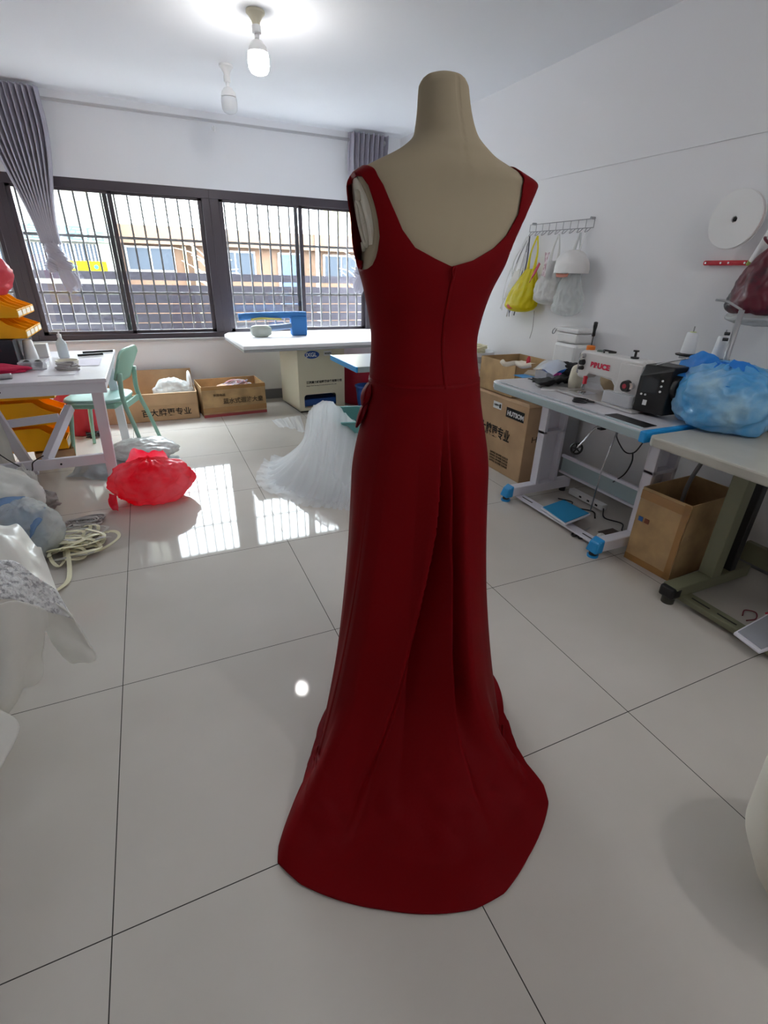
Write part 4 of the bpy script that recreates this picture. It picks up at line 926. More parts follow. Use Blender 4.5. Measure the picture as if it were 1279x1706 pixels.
# webbing and cords
random.seed(14)
wbs = thing('webbing_bundle', 'tangle of cream webbing loops on the floor beside the clear bag', 'webbing', (-.52, 2.7, 0))
def ribbon(pts, wd, m, parent, th=.0025, name='webbing_loop'):
    P = [Vector(p) for p in pts]; n_ = (len(P) - 1) * 6; C = [catmull(P, i / n_) for i in range(n_ + 1)]; vs = []
    for i, c in enumerate(C):
        d = (C[min(i+1, n_)] - C[max(i-1, 0)]).normalized(); sd = Vector((-d.y, d.x, .25 * math.sin(i * .3))).normalized() * wd / 2; up = Vector((0, 0, th))
        vs += [c - sd, c + sd, c + sd + up, c - sd + up]
    fs = [(4*i+a, 4*i+(a+1) % 4, 4*i+4+(a+1) % 4, 4*i+4+a) for i in range(n_) for a in range(4)] + [(3, 2, 1, 0), tuple(4*n_ + a for a in range(4))]
    return MB().add(vs, fs).build(name, m, parent)
for k in range(22):
    cx_, cy_ = -.55 + random.uniform(-.06, .07), 2.68 + random.uniform(-.13, .12); a0 = random.uniform(0, 6.3); l = random.uniform(.06, .13)
    ribbon([(cx_ + l * 1.2 * math.cos(a0 + i * 1.05) , cy_ + l * .7 * math.sin(a0 + i * 1.05), .006 + .05 * random.random() + (.004 * i)) for i in range(6)], .017, m_strap if k % 4 else mat('grey_webbing', '#b6b3ac', .6), wbs)
ribbon([A(100, 905, .03), A(130, 908, .02), A(165, 912, .005), A(150, 922, .004), A(112, 934, .004)], .016, m_strap, wbs)
ribbon([A(100, 880, .05), A(112, 915, .04), A(116, 950, .02), A(112, 970, .01), A(92, 986, .01)], .02, m_strap, wbs)
ribbon([A(82, 900, .05), A(84, 930, .03), A(98, 944, .01), A(108, 930, .02), A(106, 905, .04)], .016, m_strap, wbs)
bw2 = MB()
for k in range(14):
    cx_, cy_ = -.52 + random.uniform(-.06, .06), 2.98 + random.uniform(-.06, .05); a0 = random.uniform(0, 6.3)
    bw2.tube([(cx_ + .07 * math.cos(a0 + i), cy_ + .035 * math.sin(a0 + i), .008 + .006 * (k % 5)) for i in range(5)], .006, n=6, res=3)
o = bw2.build('cord_tangle', mat('grey_ribbon', '#b3aeac', .7), None, smooth=True); tag(o, 'tangle of soft grey cords beyond the cream webbing', 'cord')
lp = A(150, 868, .008); o = MB().tube([lp + Vector((.035 * math.cos(i * .785), .014 * math.sin(i * .785), .006)) for i in range(9)], .005, n=8, res=3).build('hair_tie', m_black, None, smooth=True); tag(o, 'small black elastic loop on the floor past the webbing', 'elastic loop')
# ---------------------------------------------------------------- sewing table with the lockstitch machine
s1 = thing('sewing_table', 'grey sewing table with blue foot caps carrying the black motor sewing machine', 'table', (2.2, 2.0, 0))
TX0, TX1, TY0, TY1 = 1.915, 2.52, 1.435, 2.60
K = 10
pol = [(TX0, TY0), (TX1, TY0), (TX1, TY1)] + [(TX0 + .07 - .07 * math.sin(R(90 * i / K)), TY1 - .07 + .07 * math.cos(R(90 * i / K))) for i in range(K + 1)]
def slab(mb_, pol, z0, z1):
    n = len(pol); return mb_.add([(x, y, z0) for x, y in pol] + [(x, y, z1) for x, y in pol], [tuple(range(n - 1, -1, -1)), tuple(range(n, 2 * n))] + [(i, (i+1) % n, n + (i+1) % n, n + i) for i in range(n)])
slab(MB(), pol, .712, .75).build('tabletop', m_top, s1, bevel=.004)
MB().box(TX0 - .012, TX0 + .004, TY0, TY1 - .07, .706, .745).build('edge_band', m_edge, s1, bevel=.004)
MB().box(TX0 + .012, TX0 + .05, TY0 + .02, TY1 - .07, .750, .7508).build('ruler_strip', mat('ruler_grey', '#aeb4bb', .4), s1)
rk = MB()
for i in range(100): rk.box(TX0 + .016, TX0 + (.030 if i % 5 else .040), TY0 + .04 + i * .0104, TY0 + .042 + i * .0104, .7508, .7511)
rk.build('ruler_marks', m_ink, s1)
MB().box(TX0 - .014, TX1, TY0 - .03, TY0 + .003, .700, .752).build('blue_end_cap', m_blue, s1, bevel=.006)
MB().box(TX0 + .045, TX0 + .125, TY0 + .03, TY0 + .26, .7505, .7525).build('black_plate', m_black, s1)
MB().box(TX0 + .01, TX0 + .034, TY0 + .03, TY0 + .22, .738, .7535).build('switch_strip', m_edge, s1, bevel=.003)
for y in (2.355, 1.585):
    MB().box(1.985, 2.50, y - .032, y + .032, .035, .095).build('foot_bar', m_white, s1, bevel=.004)
    cp = MB(); cp.hexa([(1.955, y - .037, .03), (2.01, y - .037, .03), (2.01, y + .037, .03), (1.955, y + .037, .03)], [(1.972, y - .03, .088), (2.012, y - .037, .108), (2.012, y + .037, .108), (1.972, y + .03, .088)])
    cap = cp.build('foot_cap', m_blue, s1, bevel=.008)
    MB().cyl((1.982, y, .0), (1.982, y, .012), .030, n=24).build('foot_pad', m_blue, cap, auto=40); MB().cyl((1.982, y, .012), (1.982, y, .032), .022, n=20).build('foot_neck', m_dark, cap, auto=40)
    MB().cyl((2.47, y, .0), (2.47, y, .036), .022, n=20).build('rear_foot', m_dark, s1, auto=40)
    o_ = 0 if y > 2 else .05
    up = MB(); up.box(2.19 + o_, 2.215 + o_, y - .03, y + .03, .095, .712); up.box(2.345 + o_, 2.37 + o_, y - .03, y + .03, .095, .712); up.box(2.19 + o_, 2.37 + o_, y + .018, y + .026, .095, .712); up.box(2.19 + o_, 2.37 + o_, y - .03, y + .03, .44, .46)
    up.build('leg', m_white, s1, bevel=.003)
    MB().box(2.10, 2.46, y - .03, y + .03, .69, .712).build('top_bracket', m_white, s1, bevel=.003)
MB().box(2.42, 2.44, 1.585, 2.355, .155, .265).build('cross_beam', m_edge, s1, bevel=.004)
MB().box(2.405, 2.425, 1.585, 2.355, .255, .275).build('beam_lip', m_white, s1, bevel=.003); MB().box(2.405, 2.425, 1.585, 2.355, .145, .160).build('beam_lip', m_white, s1, bevel=.003)
tb_ = MB(); tb_.box(2.045, 2.11, 1.60, 2.34, .020, .032)
tb_.build('treadle_rail', m_white, s1, bevel=.003)
for y0 in (2.20, 1.66): MB().box(2.07, 2.078, y0, y0 + .10, .032, .0335).build('rail_slot', m_black, s1)
pd = thing('treadle_pedal', 'bright blue foot pedal under the sewing table', 'pedal', (2.2, 2.03, .033))
PQ = [at(901, 845, z=.05), at(938, 832, z=.075), at(984, 856, z=.075), at(941, 873, z=.05)]
cq = sum(PQ, Vector()) / 4
def slabq(Q, s_, z0, z1): return [cq + (p_ - cq) * s_ + Vector((0, 0, z0)) for p_ in Q], [cq + (p_ - cq) * s_ + Vector((0, 0, z1)) for p_ in Q]
MB().hexa(*slabq(PQ, 1.0, -.012, 0)).build('pedal_plate', m_white, pd, bevel=.003)
MB().hexa(*slabq(PQ, .93, 0, .005)).build('rubber_mat', mat('blue_rubber', '#1c87b8', .6), pd, bevel=.002)
MB().box(2.15, 2.25, 1.98, 2.08, .033, .055).build('pedal_pivot', m_dark, pd)
MB().tube([at(983, 852, z=.09), at(1003, 780, x=2.25), at(1029, 716, x=2.25)], .004, n=8, res=1).build('pull_rod', m_chrome, s1, smooth=True)
kw = thing('knee_lift', 'black spoked wheel on a bent chrome rod hanging under the sewing table', 'knee lift', (2.15, 2.0, .55))
kc = at(960, 747, x=2.10)
nrm = Vector((-.80, -.35, .35)).normalized(); e1 = nrm.cross(Vector((0, 0, 1))).normalized(); e2 = nrm.cross(e1)
mw = MB(); mw.tube([kc + (e1 * math.cos(i * .3927) + e2 * math.sin(i * .3927)) * .031 for i in range(17)], .006, n=8, res=2)
for k in range(5): a = k * 2 * math.pi / 5; mw.bar(kc, kc + (e1 * math.cos(a) + e2 * math.sin(a)) * .03, .006, .005)
mw.cyl(kc - nrm * .006, kc + nrm * .006, .009); mw.build('wheel', m_black, kw, auto=40)
MB().tube([kc, at(972, 735, x=2.12), at(990, 714, x=2.16), at(1000, 711, x=2.18), at(1010, 712, x=2.20)], .0055, n=10, res=4).build('rod', m_chrome, kw, smooth=True)
hb = at(1001, 710, x=2.19); MB().box(hb.x - .012, hb.x + .03, hb.y - .015, hb.y + .015, hb.z - .02, .712).build('bracket', m_dark, kw, bevel=.003)
MB().box(2.2, 2.4, 1.75, 2.05, .655, .711).build('underslung_box', m_dark, s1, bevel=.01)
for pts, lab in (([at(1032, 716, x=2.3), at(1027, 728, x=2.32), at(1040, 752, x=2.36), at(1056, 754, x=2.36), at(1072, 736, x=2.3), at(1088, 720, x=2.2)], 'black cable looping beneath the near end of the sewing table'),
                 ([at(1054, 754, x=2.37), at(1052, 770, x=2.39), at(1040, 790, x=2.40), at(1021, 803, x=2.415)], 'black cable dropping to the cross beam of the sewing table')):
    o = MB().tube(pts, .004, n=6).build('cable', m_black, None, smooth=True); tag(o, lab, 'cable')
ps = thing('power_strip', 'white power strip on the floor behind the blue pedal', 'power strip', (2.43, 2.2, 0))
MB().box(2.455, 2.50, 1.98, 2.28, .005, .045).build('strip_body', m_whitepl, ps, bevel=.006)
for y in (2.02, 2.09, 2.16): MB().box(2.454, 2.456, y, y + .02, .02, .032).build('socket_hole', m_black, ps)
o = MB().tube([(2.47, 1.98, .02), (2.40, 1.9, .005), (2.44, 1.8, .005), (2.36, 1.72, .005), (2.45, 1.64, .005)], .0045, n=6).build('cable', m_dark, None, smooth=True); tag(o, 'dark cable lying on the floor behind the treadle rail', 'cable')
o = MB().tube([(2.33, 2.24, .005), (2.38, 2.16, .005), (2.32, 2.10, .005), (2.40, 2.0, .005), (2.34, 1.92, .005)], .004, n=6).build('cable', m_dark, None, smooth=True); tag(o, 'thin dark cable on the floor beyond the blue pedal', 'cable')
def scissors(name, label, c, a, L_, z):
    t = thing(name, label, 'scissors', (c[0], c[1], z)); d = Vector((math.cos(a), math.sin(a), 0)); s__ = Vector((-d.y, d.x, 0)); c = Vector((c[0], c[1], z + .006))
    for k in (-1, 1):
        MB().hexa([c - s__*.004 + s__*.003*k, c + s__*.004 + s__*.003*k, c + d * L_ * .55 + s__ * .001, c + d * L_ * .55 - s__ * .001], [c - s__*.004 + s__*.003*k + Vector((0,0,.003)), c + s__*.004 + s__*.003*k + Vector((0,0,.003)), c + d * L_ * .55 + s__ * .001 + Vector((0,0,.002)), c + d * L_ * .55 - s__ * .001 + Vector((0,0,.002))]).build('blade', m_steel, t)
        hc_ = c - d * L_ * .30 + s__ * (k * L_ * .11)
        MB().tube([hc_ + (d * math.cos(i * .785) * L_ * .15 + s__ * math.sin(i * .785) * L_ * .085) for i in range(9)], .005, n=8, res=3).build('handle', m_black, t, smooth=True)
        MB().bar(c - d * L_ * .16 + s__ * k * L_ * .06, c, .008, .006).build('shank', m_black, t)
    return t
scissors('scissors', 'black handled scissors lying on the sewing table by the needle', (2.10, 1.90), R(-50), .24, .7505)
scissors('scissors', 'purple black scissors on the floor plate behind the treadle rail', (2.12, 1.80), R(20), .18, .001)
o = MB().box(2.22, 2.34, 1.66, 1.78, .001, .004).build('cloth_scrap', mat('brown_scrap', '#5d504a', .8), None); tag(o, 'flat brown cloth scrap on the floor under the sewing table', 'cloth scrap')
p_ = at(1001, 893, z=.01); o = MB().blob((p_.x, p_.y, .012), (.025, .02, .014), seed=5, amp=.1, floor=.001).build('chalk', m_whitepl, None, smooth=True); tag(o, 'small white lump on the floor near the right blue foot cap', 'chalk')

# the machine: long axis along y, head at far end, motor at near end, operator side faces -x
sm_ = thing('sewing_machine', 'white lockstitch sewing machine with black motor end on the table', 'sewing machine', (2.22, 1.85, .751))
m_mach = mat('machine_enamel', '#d6d4d2', .3); MX0, MX1 = 2.165, 2.255
MB().box(2.10, 2.32, 1.66, 2.20, .7505, .764).build('bed', mat('bed_steel', '#b9b6b6', .3, metal=.3), sm_, bevel=.004)
q = MB()
prof = [(2.132, .97), (2.125, .985), (2.11, .992), (1.72, .992), (1.69, .975), (1.69, .764), (1.852, .764), (1.855, .80), (1.862, .845), (1.885, .868), (2.045, .878), (2.06, .86), (2.07, .845), (2.12, .845), (2.13, .86)]
nP = len(prof); q.add([(MX0, y, z) for y, z in prof] + [(MX1, y, z) for y, z in prof], [tuple(range(nP)), tuple(range(2 * nP - 1, nP - 1, -1))] + [(i, nP + i, nP + (i+1) % nP, (i+1) % nP) for i in range(nP)])
arm = q.build('arm', m_mach, sm_, bevel=.012)
lettering('BRUCE', .037, (MX0 - .001, 2.040, .915), (0, -1, 0), (0, 0, 1), mat('logo_red', '#d3204a', .4), arm, bold=.0022, sx=1.15)
lettering('Q5 SERIES', .011, (MX0 - .001, 1.79, .935), (0, -1, 0), (0, 0, 1), m_steel, arm)
MB().box(MX0 - .012, MX0, 1.70, 1.835, .764, .97).build('pillar_panel', m_mach, sm_, bevel=.004)
MB().cyl((MX0 - .034, 1.765, .865), (MX0 - .012, 1.765, .865), .026, .030, n=28).build('stitch_dial', m_black, sm_, auto=40)
MB().cyl((MX0 - .036, 1.765, .865), (MX0 - .033, 1.765, .865), .012, n=20).build('dial_ring', mat('dial_red', '#a02033', .4), sm_)
MB().cyl((MX0 - .03, 1.735, .87), (MX0 - .01, 1.735, .87), .016, n=20).build('chrome_knob', m_chrome, sm_, auto=40)
MB().box(MX0 - .055, MX0 - .012, 1.70, 1.87, .765, .828).build('oil_box', mat('clear_box_plastic', '#e2e4ea', .15, alpha=.45), sm_, bevel=.006)
# head plate, tension parts, needle bar, presser foot
MB().box(MX0 + .005, MX1 - .01, 2.132, 2.142, .865, .975).build('head_cover', m_steel, sm_, bevel=.004)
for z, r in ((.965, .012), (.93, .016), (.90, .012)): MB().cyl((MX0 - .022, 2.095, z), (MX0, 2.095, z), r * .8, r, n=18).build('tension_knob', m_dark if z < .95 else m_chrome, sm_, auto=40)
MB().tube([(MX0 - .01, 2.105, .97), (MX0 - .02, 2.11, .93), (MX0 - .016, 2.108, .87)], .0025, n=6).build('take_up_lever', m_chrome, sm_, smooth=True)
MB().cyl((2.20, 2.09, .775), (2.20, 2.09, .85), .005).build('needle_bar', m_chrome, sm_); MB().cyl((2.185, 2.09, .785), (2.185, 2.09, .86), .005).build('presser_bar', m_chrome, sm_)
MB().box(2.17, 2.21, 2.075, 2.105, .766, .771).build('presser_foot', m_chrome, sm_, bevel=.002)
MB().box(2.165, 2.185, 2.06, 2.075, .815, .86).build('finger_guard', mat('guard_red', '#c8283c', .4), sm_, bevel=.003)
MB().box(2.14, 2.24, 2.02, 2.14, .764, .7655).build('needle_plate', m_chrome, sm_)
# motor / control box
mo = MB(); mo.add([(2.13, 1.69, .765), (2.28, 1.69, .765), (2.28, 1.54, .765), (2.16, 1.54, .765), (2.13, 1.69, .93), (2.28, 1.69, .99), (2.28, 1.54, .99), (2.16, 1.54, .975), (2.15, 1.69, .985), (2.17, 1.55, .99)],
   [(3, 2, 1, 0), (0, 1, 5, 8, 4), (1, 2, 6, 5), (2, 3, 7, 9, 6), (3, 0, 4, 7), (4, 8, 9, 7), (8, 5, 6, 9)])
mot = mo.build('control_box', m_black, sm_, bevel=.006)
cpn = MB(); d_ = (Vector((2.16, 1.54, .85)) - Vector((2.13, 1.69, .85))).normalized(); nn_ = Vector((d_.y, -d_.x, 0)); nn_ = nn_ if nn_.x < 0 else -nn_
b0 = Vector((2.13, 1.69, 0)) + nn_ * .001
def onp(t, z): return b0 + d_ * t + Vector((0, 0, z))
cpn.add([onp(.02, .86), onp(.10, .86), onp(.10, .93), onp(.02, .93)], [(0, 1, 2, 3)]).build('display', mat('dark_display', '#35383c', .2), mot)
for t, z in ((.115, .925), (.115, .90), (.115, .875), (.03, .85), (.05, .85)): MB().cyl(onp(t, z), onp(t, z) + nn_ * .003, .005, n=12).build('button', m_whitepl, mot)
MB().add([onp(.045, .80), onp(.065, .80), onp(.065, .825), onp(.045, .825)], [(0, 1, 2, 3)]).build('badge', m_whitepl, mot)
MB().lathe((2.22, 1.545, .90), [(.055, 0), (.06, -.01), (.058, -.03), (.03, -.035), (.001, -.036)], 36, ax=(0, 1, 0)).build('handwheel', m_black, sm_, auto=40)
MB().cyl((2.2, 1.80, .99), (2.2, 1.80, 1.0), .02).build('top_screw', m_dark, sm_); MB().cyl((2.2, 1.80, 1.0), (2.2, 1.80, 1.025), .006).build('spring_post', m_dark, sm_); MB().cyl((2.2, 1.80, 1.025), (2.2, 1.80, 1.032), .014).build('post_cap', m_dark, sm_)
MB().tube([(2.18, 1.98, .998), (2.2, 2.0, 1.005), (2.21, 1.93, 1.003), (2.19, 1.96, 1.0)], .005, n=6).build('thread_guide', m_dark, sm_, smooth=True)
MB().lathe((2.22, 2.04, .992), [(.022, 0), (.02, .008), (.001, .01)], 18).build('oil_cap', mat('green_grey', '#5c6b60', .4), sm_, auto=40)
MB().bar((2.17, 1.64, .99), (2.17, 1.50, 1.04), .02, .006).build('thread_hook_plate', m_steel, sm_, bevel=.002)
sd_ = thing('screwdriver', 'black handled screwdriver in an orange holder on the machine head', 'screwdriver', (2.22, 2.1, .992))
sp0 = Vector((2.225, 2.12, .99)); 
MB().lathe(sp0, [(.024, .0), (.024, .02), (.018, .024), (.001, .026)], 20).build('holder', mat('orange_plastic', '#e07820', .4), sd_, auto=40)
MB().cyl(sp0 + Vector((0, 0, .02)), sp0 + Vector((.001, 0, .075)), .003).build('shaft', m_dark, sd_); MB().lathe(sp0 + Vector((0, 0, .07)), [(.004, 0), (.009, .004), (.008, .03), (.011, .055), (.011, .075), (.001, .078)], 16).build('handle', m_black, sd_, smooth=True)
for nm, lab, c, rd_, seed, mm, fl_ in (('cream_pouch', 'cream half oval pad standing beside the needle', (2.27, 2.215, .81), (.05, .05, .085), 90, mat('cream_vinyl', '#d9d2bd', .5), .751),
    ('brown_packet', 'tan paper packet behind the arm of the machine', (2.38, 1.98, .83), (.05, .16, .085), 91, mat('tan_paper', '#b39b78', .7, bump=.2, bscale=20), .751)):
    o = MB().blob(c, rd_, seed=seed, amp=.05, floor=fl_, shape=2.6).build(nm, mm, None, smooth=True); tag(o, lab, nm.split('_')[1])
bcl = thing('black_cloth', 'crumpled black cloth on the far end of the sewing table', 'cloth', (2.3, 2.42, .751))
MB().sheet([[at(886, 632, z=.765), at(900, 630, z=.78), at(930, 628, z=.79), at(962, 622, z=.80)], [at(888, 636, z=.765), at(902, 638, z=.79), at(925, 634, z=.80), at(955, 628, z=.81)], [at(898, 642, z=.752), at(915, 642, z=.752), at(935, 640, z=.755), at(948, 636, z=.76)]], 40, 16, amp=.022, freq=16, seed=3).build('cloth', m_blackcloth, bcl, smooth=True, solid=.006)
MB().blob((2.42, 2.44, .80), (.08, .13, .06), seed=92, amp=.18, floor=.7515, ridge=.8).build('cloth_bulk', m_blackcloth, bcl, smooth=True)
wcl = thing('folded_white_cloth', 'folded white cloth under the black cloth on the sewing table', 'cloth', (2.2, 2.4, .751))
MB().hexa([at(900, 650, z=.751), at(945, 653, z=.751), at(950, 640, z=.751), at(910, 638, z=.751)], [at(900, 648, z=.757), at(945, 651, z=.757), at(950, 638, z=.757), at(910, 636, z=.757)]).build('cloth', m_whitepl, wcl, bevel=.002)
MB().tube([at(893, 640, z=.757), at(900, 643, z=.76), at(908, 640, z=.757)], .008, n=8).build('cloth_fold', m_grey, wcl, smooth=True)
cl = at(883, 632, z=.755); o = MB().tube([cl + Vector((0, .02, 0)), cl + Vector((-.006, 0, .004)), cl + Vector((0, -.025, 0)), cl + Vector((.01, -.02, .003)), cl + Vector((.008, .015, 0))], .003, n=6).build('clip', m_dark, None, smooth=True); tag(o, 'small dark clip on the sewing table beside the black cloth', 'clip')
bb_ = at(872, 627, z=.7515); o = MB().box(bb_.x - .04, bb_.x + .06, bb_.y - .04, bb_.y + .06, .7505, .7525).build('blue_card', m_blue, None); tag(o, 'flat light blue card at the far corner of the sewing table', 'card')
cbx = thing('clear_case', 'clear plastic case holding something blue on the sewing table', 'case', (2.32, 2.62, .751))
MB().box(2.27, 2.45, 2.48, 2.595, .751, .80).build('case_body', mat('clear_box_plastic', '#e2e4ea', .15, alpha=.45), cbx, bevel=.008)
MB().blob((2.36, 2.50, .815), (.075, .10, .035), seed=93, amp=.08, floor=.765).build('blue_pouch', mat('royal_blue_film', '#1c6fd4', .3), cbx, smooth=True)
MB().sheet([[(2.25, 2.60, .80), (2.25, 2.50, .82), (2.25, 2.40, .80)], [(2.36, 2.62, .85), (2.36, 2.50, .865), (2.36, 2.40, .84)], [(2.44, 2.60, .82), (2.44, 2.50, .83), (2.44, 2.42, .81)]], 20, 14, amp=.01, freq=12).build('clear_lid', mat('cloudy_film', '#dfe6ee', .2, alpha=.7), cbx, smooth=True)
MB().tube([(2.30, 2.45, .79), (2.32, 2.42, .80), (2.31, 2.40, .79)], .009, n=8).build('pink_tie', mat('magenta_plastic', '#c93fa0', .4), cbx, smooth=True)
wd = thing('white_container', 'tall white lidded container at the wall behind the black cloth', 'container', (2.58, 2.64, .751))
MB().box(2.515, 2.66, 2.52, 2.73, .60, .955).build('container_body', m_whitepl, wd, bevel=.02)
MB().box(2.515, 2.66, 2.53, 2.72, .958, 1.02).build('middle_tier', m_whitepl, wd, bevel=.012); MB().box(2.51, 2.665, 2.52, 2.73, 1.022, 1.05).build('lid', m_whitepl, wd, bevel=.008)
lc = [(2.512, 2.74 + .02 * math.sin(i), 1.02 + .018 * math.cos(i * 1.3)) for i in range(7)]; MB().tube(lc, .004, n=6).build('clasp', m_steel, wd, smooth=True)
wdst = thing('low_stand', 'low grey stand behind the sewing table under the white container', 'stand', (2.59, 2.6, 0))
MB().box(2.525, 2.66, 2.50, 2.75, .001, .598).build('stand_body', m_steel, wdst, bevel=.004)

# ---------------------------------------------------------------- spools on their stand
sst = thing('thread_stand', 'grey thread stand pole with two black spool discs by the wall', 'thread stand', (2.46, 1.48, .751))
MB().cyl((2.40, 1.475, .752), (2.40, 1.475, 1.24), .012).build('pole', m_steel, sst, smooth=True)
MB().bar((2.40, 1.475, 1.0), (2.45, 1.74, 1.0), .012, .012).build('crossbar', m_steel, sst)
MB().tube([(2.40, 1.475, 1.24), (2.40, 1.55, 1.27), (2.39, 1.60, 1.275)], .005).build('thread_arm', m_steel, sst, smooth=True)
for z in (1.115, 1.14): MB().cyl((2.385, 1.485, z), (2.37, 1.50, z), .007).build('clamp_screw', m_black, sst)
for (x, y, who) in ((2.45, 1.705, 'farther from the blue bag knot'), (2.45, 1.545, 'nearer the pole')):
    MB().lathe((x, y, 1.008), [(.02, 0), (.052, .004), (.054, .010), (.02, .012), (.001, .012)], 36).build('spool_disc', m_black, sst, auto=40)
    MB().cyl((x, y, 1.0), (x, y, 1.15), .0028, n=8).build('spindle', m_steel, sst)
    c_ = thing('thread_cone', 'white thread cone on the thread stand, ' + ('the one nearer the sewing machine' if y > 1.6 else 'the one nearer the grey pole'), 'thread cone', (x, y, 1.021), 'white thread cones above the blue bag')
    MB().lathe((x, y, 1.021), [(.030, 0), (.033, .003), (.026, .095), (.023, .10), (.012, .101), (.006, .099)], 32).build('thread', m_cone, c_, auto=40)
    MB().lathe((x, y, 1.119), [(.016, 0), (.014, .005), (.005, .006)], 20).build('cone_tip', mat('lime_plastic', '#c9d68a', .5) if y > 1.6 else m_whitepl, c_, auto=40)

# ---------------------------------------------------------------- second table with blue bag
s2 = thing('worktable', 'old cream topped sewing table on an olive steel frame at the right edge', 'table', (2.2, .9, 0))
pol2 = [(1.885, .30), (2.52, .30), (2.52, 1.385), (1.91, 1.385), (1.885, 1.36)]
slab(MB(), pol2, .705, .748).build('tabletop', mat('aged_laminate', '#b4b2a8', .35, noise_amt=.06, nscale=6), s2, bevel=.008)
for y in (1.14, .48):
    MB().box(1.985, 2.52, y - .035, y + .035, .035, .095).build('foot_bar', m_olive, s2, bevel=.004)
    MB().box(1.965, 2.03, y - .036, y + .036, .034, .09).build('foot_cap', m_black, s2, bevel=.01)
    MB().cyl((2.0, y, 0), (2.0, y, .035), .028, n=20).build('foot_pad', mat('dark_rubber', '#3a3b33', .6), s2, auto=40)
    MB().box(2.22, 2.285, y - .035, y + .035, .095, .705).build('leg', m_olive, s2, bevel=.004)
    MB().box(2.36, 2.40, y - .03, y + .03, .095, .705).build('rear_leg', m_dark, s2, bevel=.004)
MB().box(2.46, 2.49, .48, 1.14, .13, .23).build('cross_beam', m_olive, s2, bevel=.004)
MB().box(2.03, 2.10, .50, 1.12, .02, .045).build('treadle_rail', m_olive, s2, bevel=.003)
for y0 in (.99, .87): MB().box(2.06, 2.067, y0, y0 + .085, .045, .0465).build('rail_slot', m_black, s2)
pt_ = thing('foot_pedal', 'white ribbed foot pedal tray with red corner at the lower right edge', 'pedal', (2.1, .8, .046))
Pq = [at(1222, 1053, z=.06), at(1282, 1020, z=.10), at(1345, 1058, z=.10), at(1266, 1086, z=.06)]; cq = sum(Pq, Vector()) / 4
MB().hexa(*slabq(Pq, 1.0, -.014, 0)).build('tray', m_white, pt_, bevel=.004); MB().hexa(*slabq(Pq, .88, 0, .003)).build('rubber_mat', mat('grey_mat', '#9a9ca4', .5), pt_)
MB().tube([Pq[1] - Vector((.03, 0, -.003)), Pq[1] + Vector((.03, -.02, .003)), Pq[2] + Vector((0, 0, .003))], .004).build('red_trim', mat('trim_red', '#a82a35', .5), pt_, smooth=True)
o = MB().tube([(2.22, .93, .005), (2.27, .95, .006), (2.30, .92, .005), (2.25, .89, .006), (2.20, .90, .005)], .0028, n=6).build('red_wire', mat('wire_red', '#7a2630', .6), None, smooth=True); tag(o, 'loop of red wire on the floor behind the foot pedal', 'wire')
o = MB().tube([(2.42, 1.2, .70), (2.46, 1.12, .60), (2.47, 1.08, .45), (2.44, .9, .25), (2.47, .6, .12)], .005, n=6).build('cable', m_black, None, smooth=True); tag(o, 'black cable falling behind the olive table leg', 'cable')
bg_ = thing('blue_plastic_bag', 'big knotted blue plastic bag full of cloth on the right tables', 'plastic bag', (2.3, 1.4, .752))
MB().blob((2.325, 1.37, .875), (.205, .225, .155), seed=101, amp=.10, freq=1.6, radial=.06, floor=.7545, ridge=.9, nu=130, nv=80, shape=2.4).build('bag_body', m_bluebag, bg_, smooth=True)
def gath(u, v):
    a = u * 2 * math.pi; r = .12 * (1 - v) ** 1.5 + .022; g = 1 + .14 * math.sin(a * 9 + 2 * v) + .06 * math.sin(a * 17)
    c = Vector((2.29, 1.40 + .02 * v, .955 + .075 * v)); return c + Vector((math.cos(a) * r * g * .9, math.sin(a) * r * g * 1.25, 0))
m_bdk = mat('blue_film', '#3a98ee', .25, translucent=.4, bump=.4, bscale=12)
MB().grid(gath, 90, 20, cu=True).build('knotted_neck', m_bdk, bg_, smooth=True)
MB().sheet([[(2.27, 1.40, 1.02), (2.25, 1.47, .96), (2.23, 1.56, .92), (2.24, 1.60, .88)], [(2.28, 1.42, 1.035), (2.27, 1.49, 1.02), (2.27, 1.56, 1.0), (2.27, 1.62, .94)], [(2.29, 1.44, 1.05), (2.30, 1.50, 1.06), (2.31, 1.57, 1.05), (2.31, 1.63, 1.0)]], 40, 20, amp=.018, freq=12).build('bag_ear', m_bdk, bg_, smooth=True)
MB().sheet([[(2.27, 1.38, 1.03), (2.25, 1.31, .98), (2.25, 1.24, .93)], [(2.30, 1.38, 1.05), (2.30, 1.30, 1.03), (2.31, 1.22, .99)]], 30, 12, amp=.018, freq=12).build('bag_ear', m_bdk, bg_, smooth=True)
wp = thing('plastic_dust_cover', 'tall white plastic dust cover behind the blue bag at the right edge', 'dust cover', (2.45, .95, .75))
MB().blob((2.48, .92, .99), (.14, .30, .25), seed=111, amp=.09, floor=.7495, shape=3, nu=90, nv=60).build('cover', m_whitebag, wp, smooth=True)

